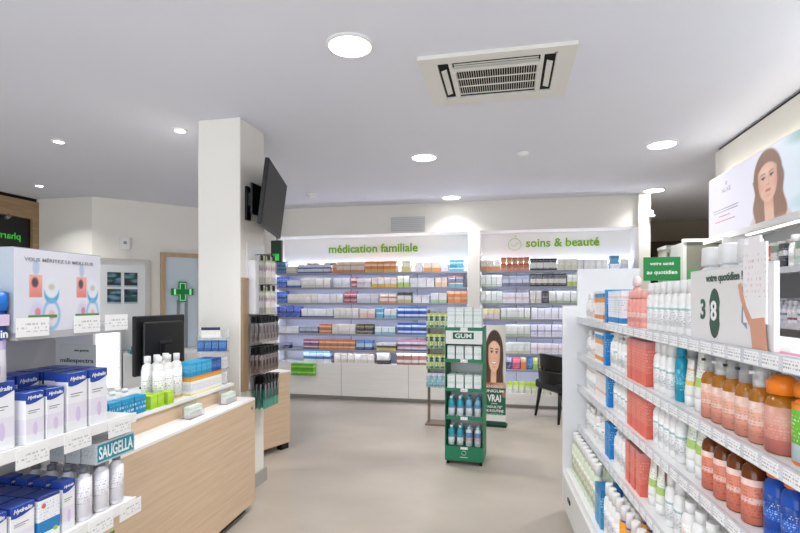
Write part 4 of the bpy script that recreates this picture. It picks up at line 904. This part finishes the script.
# armchair
M_lea = mat('black_leather', '131314', .42)
ch = thing('armchair', 'black leather tub chair with tapered legs before the beauty shelves', 'chair', (.70, 6.62, 0), math.radians(118)); ch.scale = (1.1, 1.1, 1.02)
MB().box(-.25, .25, -.24, .24, .36, .47).bevel(.03, 3).build('seat', M_lea, ch)
m = MB()   # curved backrest shell, wrapping into arms (local: front = -y)
n = 18; inner, outer = [], []
def shell(z0, z1, a0, a1, r1, r2, zdrop=0.0, n=18):
    vs = []
    for i in range(n + 1):
        t = a0 + (a1 - a0) * i / n; s_ = abs(i / n - .5) * 2
        top = z1 - zdrop * s_ ** 2
        vs.append([m.bm.verts.new((rr * math.cos(t), rr * .92 * math.sin(t) - .0, z)) for rr, z in ((r1, z0), (r2, z0), (r2 + .01, top), (r1 + .01, top))])
    for p, q in zip(vs, vs[1:]):
        for k in range(4):
            f = m.bm.faces.new((p[k], p[(k + 1) % 4], q[(k + 1) % 4], q[k])); f.smooth = False
    m.bm.faces.new(vs[0]); m.bm.faces.new(list(reversed(vs[-1])))
shell(.635, .81, math.radians(20), math.radians(160), .235, .29, .04)
m.bevel(.008, 2).build('backrest', M_lea, ch)
m = MB(); shell(.45, .60, math.radians(-40), math.radians(220), .255, .305, .0, 28); m.build('arm_band', M_lea, ch)
for a in (40, 90, 140):
    t = math.radians(a); MB().tube([(.27 * math.cos(t), .25 * math.sin(t), .58), (.27 * math.cos(t), .25 * math.sin(t), .65)], .02).build('back_post', M_lea, ch)
for sx in (-1, 1):
    for sy in (-1, 1):
        MB().tube([(sx * .20, sy * .19, .38), (sx * .235, sy * .235, 0)], [.024, .014], 8).build('leg', M_black, ch)

# ------------------------------------------------------------------ hanging packs on the column (oak board, hooks)
pr = thing('hanging_display', 'oak pegboard with hooks of toothbrushes on the side of the white column', 'rack', (-1.987, 3.46, 0))
MB().box(0, .022, -.0, .08, .80, 1.67).build('oak_board', wood('brown_oak_up', 'a08568', 'b0957a', 'z'), pr)
MB().box(0, .008, .085, .365, .80, 1.95).build('peg_panel', M_white, pr)
hk2 = MB().tube([(0, 0, 0), (.14, 0, .004)], .003, 6).mesh('hook', M_black)
kb1 = MB().box(0, .002, -.023, .023, -.19, .0)
kb1 = kb1.mesh('blister_pack', printed('pack black grey', [(0, 'c2b8b4'), (.35, '8c8484'), (.66, 'd0ccd0'), (.78, '171518')], '3c3636', .6, .3, .0, .8, (2, 5, 3)))
kb2 = MB().box(0, .002, -.023, .023, -.19, .0).mesh('blister_pack', printed('pack black brown', [(0, 'b09484'), (.3, '6c4c44'), (.55, 'c4b0a4'), (.74, '171518')], '2c2224', .6, .3, .0, .8, (2, 5, 3)))
kb3 = MB().box(0, .002, -.023, .023, -.24, .0).mesh('blister_pack', printed('pack black teal', [(0, '5cb49c'), (.3, '2c8c78'), (.62, '141416')], '123a34', .6, .3, .0, .7, (2, 5, 3)))
kb4 = MB().box(0, .002, -.035, .035, -.215, .0).mesh('blister_pack', printed('pack pale long', [(0, 'd8d8cc'), (.25, 'e9e2e4'), (.5, 'cfb8bc'), (.6, 'e4e6dc'), (.8, 'c4c8b0')], '8c6c78', .5, .3, .0, .95, (2, 6, 4)))
bl2 = MB().loft([(-.165, .006, .008), (-.06, .008, .010), (-.045, .004, .005)], 8).mesh('blister', mat('blister_smoke', '8f8a90', .2, alpha=.8))
clip = MB().box(-.004, .006, -.016, .016, -.03, .012).mesh('hang_clip', M_black)
for (z, me, zl, colr) in ((1.36, kb1, 'upper black row', 'black and grey'), (1.12, kb2, 'middle black row', 'black and brown'), (.885, kb3, 'lowest black row', 'black and teal')):
    for c in range(6):
        y = .085 + c * .053 if z > .9 else .14 + c * .053
        if y > .36: continue
        link('hook', hk2, pr, (.01, y, z + .0165))
        for k, dx in enumerate((.125, .085, .05)):
            put('blister_pack', [('p', me, 0), ('hang_clip', clip, (0.004, 0, 0)), ('blister', bl2, (.009, 0, 0))], (-1.987 + dx, 3.46 + y, z + .001), 0,
                '%s toothbrush pack, %s from camera side, %s, %s on its hook' % (colr, ordinal(c + 1), zl, ('outermost', 'middle', 'innermost')[k]), 'blister pack', 'black toothbrush packs on the column display')
for j, z in enumerate((1.845, 1.603)):
    for c in range(2):
        y = .21 + c * .085
        link('hook', hk2, pr, (.01, y, z + .0165))
        for k, dx in enumerate((.12, .06)):
            put('blister_pack', [('p', kb4, 0), ('hang_clip', clip, (0.004, 0, 0))], (-1.987 + dx, 3.46 + y, z + .001), 0,
                'long pale pack, %s from camera side, %s row, %s on its hook, column display' % (ordinal(c + 1), ('top', 'second')[j], ('outer', 'inner')[k]), 'blister pack', 'long pale packs on the column display')
wl = tag(MB().box(0, .06, -.03, .03, -.21, .21).build('white_box', mat('soft_white', 'dcdce0', .6), None, (-1.978, 3.585, 1.60)), 'upright white box on the column side above the toothbrushes', 'box')
tv_ = None

# ------------------------------------------------------------------ near left shelving
LX = -1.3
lu = thing('left_shelving', 'white product shelving close on the left with hanging price cards', 'shelving', (0, 0, 0))
LZ = [1.415, 1.095, .795, .45]
MB().box(-1.62, -1.60, .35, 1.52, 0, 1.41).build('back_panel', mat('left_back_grey', 'c9c8cc', .6), lu)
MB().box(-1.60, -1.44, 1.505, 1.517, 1.0955, 1.39).build('end_panel', mat('left_end_white', 'd9d9dc', .5), lu)
MB().box(-1.60, LX, 1.105, 1.5, 1.39, 1.41).build('shelf', mat('upper_shelf_grey', 'b4b4b8', .4), lu)
for z in LZ[1:]:
    MB().box(-1.60, LX - .008, .35, 1.55, z - .018, z).build('shelf', M_white, lu)
    MB().box(LX - .008, LX, .35, 1.55, z - .03, z + .003).build('shelf_lip', M_white, lu)
MB().box(-1.60, LX - .02, .35, 1.5, 0, .1).build('plinth', M_white, lu)
card = MB().box(0, .002, -.05, .05, -.057, -.004).mesh('price_card', printed('price card print', [(0, 'f2f2f2'), (.35, 'f4f4f4')], '9aa4ac', .5, .4, .25, .8, (3, 8, 9)))
for z, ys in ((LZ[1], (.80, .97, 1.15, 1.30, 1.47)), (LZ[2], (.95, 1.10, 1.26, 1.39, 1.52)), (1.455, (1.15, 1.335))):
    for y in ys: link('price_card', card, lu, (LX + .001, y, z))
link('price_card', card, lu, (LX + .001, 1.455, 1.455))
gcd = MB().box(0, .0025, -.045, .045, -.02, .0).mesh('green_card', printed('green strip card', [(0, 'e8eee4'), (.5, '3f8f3f')], '2c6f30', .5))
for z, y in ((LZ[2] - .07, 1.26), (LZ[2] - .07, 1.40)): link('price_card', gcd, lu, (LX + .001, y, z))
# header box
hd = thing('promotional_header', 'white printed header box with bottles and jars on the near left shelf', 'display box', (LX - .004, 1.245, 1.4105), PI / 2)
def header(u, v):
    c = mixc(hexc('e6e6ee'), hexc('d6d8e6'), .5 + .25 * math.sin(u * 5 + v * 3))
    for cx, k in ((.22, 1.0), (.75, .85)):
        c = mixc(c, hexc('b0c4e0'), .9 * ell(u, v, cx, .80 - .02, .035 * k, .09, .2))
        if abs(u - cx) < .07 * k and .42 < v < .70: c = mixc(hexc('e08a80'), hexc('f0b0a0'), sm(.42, .7, v)); c = mixc(c, hexc('3a3446'), .8 * ell(u, v, cx - .01, .60, .035 * k, .06, .3))
        jx = cx + .17 * k
        c = mixc(c, hexc('5fa8d4'), ell(u, v, jx, .47, .085 * k, .13, .08)); c = mixc(c, hexc('dfe6ee'), ell(u, v, jx, .54, .08 * k, .13, .1)); c = mixc(c, hexc('b89c84'), .5 * ell(u, v, jx, .55, .035 * k, .04, .4))
        c = mixc(c, hexc('c8c4e0'), .6 * ell(u, v, cx + .01, .2, .08 * k, .16, .3)); c = mixc(c, hexc('d06a80'), .7 * ell(u, v, cx + .02, .24, .03 * k, .05, .3))
        c = mixc(c, hexc('7fb4dc'), .8 * (ell(u, v, jx, .2, .10 * k, .2, .1) - ell(u, v, jx, .2, .075 * k, .15, .15)) if ell(u, v, jx, .2, .10 * k, .2, .1) > ell(u, v, jx, .2, .075 * k, .15, .15) else 0)
        c = mixc(c, hexc('e0b0b8'), .8 * ell(u, v, jx, .2, .035 * k, .06, .4))
    return c
art_panel('printed_front', .292, .232, 110, 80, header, M_art, hd, (0, -.001, 0), 0, .001)
MB().box(-.147, .147, 0, .20, 0, .234).build('box_body', mat('header_side_grey', '99a1a8', .5), hd)
letter('VOUS MÉRITEZ LE MEILLEUR', hd, (.0, -.0015, .205), .235, .0125, mat('print_light_grey', '9a9ca4', .5), bold=.01, depth=.001)

for y in (-.135 + .03, .05): MB().box(y, y + .09, -.002, -.001, .038, .047).build('green_strip', mat('strip_green', '5f8f58', .5), hd)
# notice on the end panel
nt = thing('notice', 'pale notice with dark green lettering at the end of the left shelving', 'notice', (-1.505, 1.504, 1.27), 0)
ns = MB().box(-.075, .08, -.002, 0, -.05, .07).build('sheet', mat('notice_paper', 'd2d4d3', .6), nt)
Mdg = mat('print_deep_green', '26493f', .5)
letter('millespectra', ns, (.0, -.002, .012), .14, .02, Mdg, bold=.01, depth=.001); letter('une gamme', ns, (.02, -.002, .048), .06, .009, Mdg, depth=.001); letter('complète de soins', ns, (.01, -.002, -.025), .11, .009, Mdg, depth=.001)

HY = printed('carton intimate', [(0, 'eef0f4'), (.18, 'e8e4f0'), (.48, 'f0f1f5'), (.85, '2a4aa4')], None, .5, .3, .12, .5, (5, 5, 5))
HYp = mat('print_navy_curve', '2a4aa4', .4)
def hyd(w, d, h, key):
    """tall carton, deep blue top with a curved edge and white script, soft violet swirl below"""
    k = 'hyd' + key
    if k in PK: return PK[k]
    parts = [('b', MB().box(-w / 2, w / 2, -d / 2, d / 2, 0, h).bevel(.0012, 1).mesh('carton_body', HY), (0, 0, 0))]
    pts = [(-w / 2 + .001, h * .99), (w / 2 - .001, h * .99), (w / 2 - .001, h * .86), (w * .25, h * .82), (0, h * .785), (-w * .3, h * .77), (-w / 2 + .001, h * .785)]
    parts.append(('printed_curve', MB().prism(pts, 'y', -d / 2 - .0008, -d / 2).mesh('printed_curve', HYp), (0, 0, 0)))
    parts.append(('lettering', text_mesh('Hydralin', w * .78, None, .02, .0006, Mw, .3), (0, -d / 2 - .0009, h * .89)))
    parts.append(('text_lines', MB().box(-w * .36, w * .25, -d / 2 - .0005, -d / 2, h * .63, h * .645).box(-w * .36, w * .1, -d / 2 - .0005, -d / 2, h * .59, h * .602).mesh('text_lines', M_gt), (0, 0, 0)))
    parts.append(('printed_swirl', MB().prism([(w * .12 * math.cos(t) + w * .02, h * .28 + h * .13 * math.sin(t)) for t in [2 * PI * i / 16 for i in range(16)]], 'y', -d / 2 - .0005, -d / 2).mesh('printed_swirl', mat('print_lilac', 'd9cae8', .4)), (0, 0, 0)))
    PK[k] = parts
    return parts
def lput(name, parts, x, y, z, lb, cat, grp=None, rz=PI / 2, j=0.02): return put(name, parts, (x, y, z + .0006), rz, lb, cat, grp, j)
z = LZ[1]
big = hyd(.075, .05, .185, 'a'); sml = hyd(.058, .04, .145, 'b'); med = hyd(.072, .048, .180, 'c')
lput('carton', big, -1.345, 1.078, z, 'blue-topped intimate care carton at the left edge of the near middle shelf', 'carton', j=0)
lput('carton', big, -1.345, .995, z, 'blue-topped carton just outside the left edge, near middle shelf', 'carton', j=0)
for i in range(2): lput('carton', sml, -1.332, 1.168 + i * .066, z, 'short blue-topped carton, %s from left, front of the near middle shelf' % ordinal(i + 1), 'carton', 'short blue-topped cartons')
for i in range(2): lput('carton', med, -1.334, 1.31 + i * .082, z, 'tall blue-topped carton, %s from left, front of the near middle shelf' % ordinal(i + 1), 'carton', 'tall blue-topped cartons')
for r in range(3):
    for i in range(2): lput('carton', sml if r < 1 else med, -1.390 - r * .055, 1.165 + i * (.066 if r < 1 else .078), z, 'blue-topped carton in row %s behind the short ones, %s from left' % (('two', 'three', 'four')[r], ordinal(i + 1)), 'carton', 'blue-topped cartons behind the short ones')
for r in range(3):
    for i in range(2): lput('carton', med, -1.390 - r * .055, 1.325 + i * .078, z, 'blue-topped carton in row %s behind the tall ones, %s from left' % (('two', 'three', 'four')[r], ordinal(i + 1)), 'carton', 'blue-topped cartons behind the tall ones')
# large blue pack at the left edge
bpz = thing('display_pack', 'large blue and white display pack at the left edge above the cartons', 'display pack', (-1.35, 1.035, z + .1865), PI / 2)
MB().loft([(0, .06, .040), (.06, .06, .040), (.19, .058, .038)], 20, 5).build('body', printed('giant pack', [(0, 'e9e9f4'), (.45, 'd8d0ee'), (.58, '2a4fae'), (.9, '3f6fd0')], 'b8a8e0', .2, .3, .1, .6, (3, 3, 4)), bpz)
MB().loft([(.19, .062, .042), (.21, .064, .044), (.24, .062, .042), (.243, .05, .032)], 20, 5).build('lid', mat('bright_blue_lid', '1f78d8', .35), bpz)
MB().box(-.045, .055, -.0428, -.0405, .15, .18).build('pale_band', mat('print_pink_band', 'dcc8e4', .4), bpz)
letter('Hydralin', bpz, (0, -.0425, .125), .10, None, Mw, bold=.02, depth=.001)

# lower shelf
z = LZ[2]
WB = mat('pearl_bottle', 'e9e8ee', .25)
sg = bottle('saugella', .166, .052, .04, WB, mat('cap_silver_grey', '6f7478', .35), 'disc', printed('label saugella', [(0, 'ecebf1')], '8b8b99', .4, z0=.3), (.08, .9), seg=18, caplen=.1)
for i, y in enumerate((1.358, 1.428, 1.495)):
    for r in range(4):
        lput('bottle', sg, -1.335 - r * .062, y, z, 'pearly white bottle, %s from left, row %s, lower near shelf' % (ordinal(i + 1), ('one', 'two', 'three', 'four')[r]), 'bottle', 'pearly bottles on the lower near shelf')
for r in range(3):
    k = thing('carton', 'grey carton with teal name panel laid across the pearly bottles, %s from the aisle' % ordinal(r + 1), 'carton', (-1.335 - r * .062 + .0, 1.455, z + .1675), PI / 2, 'teal panel cartons')
    MB().box(-.075, .095, -.027, .03, 0, .068).build('carton_body', printed('carton silver', [(0, 'c8ccd0')], '6a7078', .4), k)
    pn = MB().box(-.07, .09, -.0278, -.027, .006, .062).build('name_panel', mat('name_teal', '1d93a8', .4), k)
    letter('SAUGELLA', pn, (.010, -.0279, .034), .15, .042, Mw, bold=.02, depth=.0008)
nb = [('b', MB().box(-.035, .035, -.03, .03, 0, .135).bevel(.001, 1).mesh('carton_body', printed('carton azure band', [(0, 'f0f2f5'), (.22, '2f86c6'), (.48, 'f3f4f7'), (.93, '2a3f8c')], 'a0b8d0', .4, .3, .5, .9)), (0, 0, 0)),
      ('printed_ring', MB().prism([(-.018 + .007 * math.cos(t), .108 + .007 * math.sin(t)) for t in [2 * PI * i / 12 for i in range(12)]], 'y', -.0306, -.03).mesh('printed_ring', mat('print_coral', 'd06a60', .4)), (0, 0, 0)),
      ('printed_drop', MB().prism([(.02 + .008 * math.cos(t), .03 + .006 * math.sin(t)) for t in [2 * PI * i / 12 for i in range(12)]], 'y', -.0306, -.03).mesh('printed_drop', mat('print_lime', 'a8cc50', .4)), (0, 0, 0))]
hs = hyd(.07, .055, .138, 'd'); ws = hyd(.045, .045, .15, 'e')
for r in range(4):
    x = -1.343 - r * .066; rn = ('one', 'two', 'three', 'four')[r]
    lput('carton', hs, x, 1.055, z, 'low blue-topped carton beyond the left edge, row %s, lower near shelf' % rn, 'carton', 'low cartons, left')
    lput('carton', hs, x, 1.135, z, 'low blue-topped white carton, row %s, left end of lower near shelf' % rn, 'carton', 'low blue-topped cartons')
    lput('carton', nb, x, 1.215, z, 'white carton with azure band, row %s, lower near shelf' % rn, 'carton', 'azure band cartons')
    lput('carton', ws, x, 1.288, z, 'narrow blue-topped carton, row %s, beside the pearly bottles' % rn, 'carton', 'narrow cartons beside the pearly bottles')

# ------------------------------------------------------------------ things on the counter
rz3 = math.radians(3) + PI / 2
top = .9055
def cput(name, parts, x, y, z, lb, cat, grp=None, extra=0.0): return put(name, parts, onct(x, y, z), rz3 + extra, lb, cat, grp, .02)
# white pump bottles cluster
wp = bottle('white_pump', .27, .078, .055, mat('white_plastic', 'f0f0ee', .3), mat('cap_white', 'ececec', .3), 'disc', lab('dots', [(0, 'f3d96a'), (.08, 'f5f5f3')], '6c7a80', .25), (.02, .8), seg=16, caplen=.14)
for i, (x, y) in enumerate(((-.235, -.75), (-.235, -.665), (-.235, -.58), (-.30, -.76), (-.30, -.675), (-.30, -.59))):
    cput('bottle', wp, x, y, top, 'tall white bottle, %s from left, %s row, on the counter before the monitor' % (ordinal(i % 3 + 1), 'front' if i < 3 else 'rear'), 'bottle', 'tall white bottles on the counter')
# stacked cartons: white below, orange, blue
c1 = bx(.062, .06, .085, printed('carton white blue marks', [(0, 'f0e070'), (.1, 'f2f4f6'), (.8, 'f6f7f8')], '4a6a9c', .6)); c2_ = bx(.062, .06, .028, printed('carton orange flat', [(0, 'f0b030'), (.5, 'ee8a28')], 'f8e0a0', .5))
c3 = bx(.058, .055, .085, printed('carton cyan stack', [(0, '1d9cd0'), (.6, '2aa8d8')], 'd0ecf4', .5)); c4 = bx(.058, .055, .085, printed('carton navy stack', [(0, '1c5aa8'), (.6, '1a4a98')], 'c8dcf0', .5))
for i in range(6):
    y = -.49 + i * .062; h0 = top
    for r in range(2):
        x = -.205 - r * .065; w = ('front', 'rear')[r]
        cput('carton', c1, x, y, h0, 'white carton at the stack bottom, %s from left, %s row, on counter' % (ordinal(i + 1), w), 'carton', 'white cartons at the bottom of the counter stacks')
        cput('carton', c2_, x, y, h0 + .0855, 'flat orange carton in mid stack, %s from left, %s row, on counter' % (ordinal(i + 1), w), 'carton', 'flat orange cartons in the counter stacks')
        cput('carton', c3 if i < 4 else c4, x, y, h0 + .114, '%s carton on top of stack, %s from left, %s row, on counter' % ('cyan' if i < 4 else 'navy', ordinal(i + 1), w), 'carton', 'blue cartons on top of the counter stacks')
# green small cartons
gcn = bx(.055, .05, .072, printed('carton apple green', [(0, 'a8d820'), (.5, 'b4e030')], 'eef8c0', .5))
for i, (x, y) in enumerate(((-.19, -.89), (-.19, -.83), (-.25, -.90), (-.25, -.84), (-.18, -.755))):
    cput('carton', gcn, x, y, top, ('apple green carton, %s of the pair in the %s row on the counter' % (('left', 'right')[i % 2], ('front', 'rear')[i // 2])) if i < 4 else 'apple green carton set apart towards the white bottles', 'carton', 'apple green cartons')
# blue cartons with white bottles in them
bc = bx(.085, .06, .092, printed('carton ocean blue', [(0, '1a8ec0'), (.8, '2a9ccc')], 'd8ecf4', .45, .35, .25, .8, (6, 6, 7)))
sb2 = bottle('tray_bottle', .125, .045, .045, P_white, P_white, 'disc', None, seg=14, caplen=.15)
for i in range(4):
    y = -1.27 + i * .092
    cput('carton', bc, -.20, y, top, 'ocean blue carton, %s from left, front of the counter' % ordinal(i + 1), 'carton', 'ocean blue cartons on the counter')
    cput('bottle', sb2, -.262, y, top, 'small white bottle behind the ocean blue cartons, %s from left' % ordinal(i + 1), 'bottle', 'white bottles behind the ocean blue cartons')
    cput('bottle', sb2, -.32, y + .02, top, 'small white bottle behind the ocean blue cartons, %s from left, rear row' % ordinal(i + 1), 'bottle', 'rear white bottles behind the ocean blue cartons')
# paper holders on the lower ledge
for y, lb_ in ((-.62, 'clear leaflet holder with small cards on the counter ledge, middle one'), (-.20, 'clear leaflet holder with small cards on the counter ledge, by the column')):
    p = onct(-.10, y, .8005); h_ = thing('leaflet_holder', lb_, 'leaflet holder', p, rz3)
    MB().box(-.075, .075, -.03, .03, 0, .004).box(-.075, .075, .02, .023, .004, .09).box(-.075, .075, -.03, -.027, .004, .04).build('holder', M_clear, h_)
    MB().box(-.065, .065, -.02, .015, .005, .07).build('leaflets', printed('leaflet print %d' % int(-y * 100), [(0, 'e8dce0'), (.3, 'eef2ee'), (.7, 'd8e8dc')], '6a9a78', .5), h_)
# small acrylic stand by the column
st = thing('product_stand', 'small white tiered stand with blue boxes before the column', 'stand', onct(-.29, -.08, top), math.radians(3) + .25)
MB().box(-.10, .11, -.05, .06, 0, .008).box(-.10, .11, .045, .055, .008, .385).box(-.10, .11, -.04, .045, .105, .111).box(-.10, .11, -.035, .045, .225, .231).box(-.10, .11, -.03, .045, .320, .326).build('frame', M_clear, st)
SM = Matrix.Translation(onct(-.29, -.08, top)) @ Matrix.Rotation(math.radians(3) + .25, 4, 'Z')
def onst(x, y, z): v = SM @ Vector((x, y, z)); return (v.x, v.y, v.z)
tin = bx(.045, .05, .075, printed('carton little white faces', [(0, 'eceaea'), (.3, 'f4f2f2')], '5a5a68', .6)); tb = bx(.045, .05, .075, printed('carton deep blue faces', [(0, '1c5aa0'), (.5, '1f6ab0')], 'c8dcf0', .6))
for lv, (zz, pr_, nm) in enumerate(((.0085, tin, 'white'), (.1115, tin, 'white'), (.2315, tb, 'deep blue'))):
    for i in range(4):
        put('carton', pr_, onst(-.07 + i * .05, 0.0, zz), math.radians(3) + .25, 'tiny %s box, %s from left, %s tier of the small stand' % (nm, ordinal(i + 1), ('lowest', 'middle', 'upper')[lv]), 'carton', 'tiny boxes on the small stand')
k = thing('card', 'small card with navy strip on top of the small stand', 'card', onst(0, .0, .3265), math.radians(3) + .25)
MB().box(-.065, .065, -.02, -.017, 0, .075).box(-.065, .065, -.02, .02, 0, .003).build('card_sheet', printed('card cream marks', [(0, 'f2eee6')], 'b89c84', .5), k); MB().box(-.065, .065, -.022, -.02, .055, .075).build('navy_strip', mat('print_navy', '232c58', .5), k)
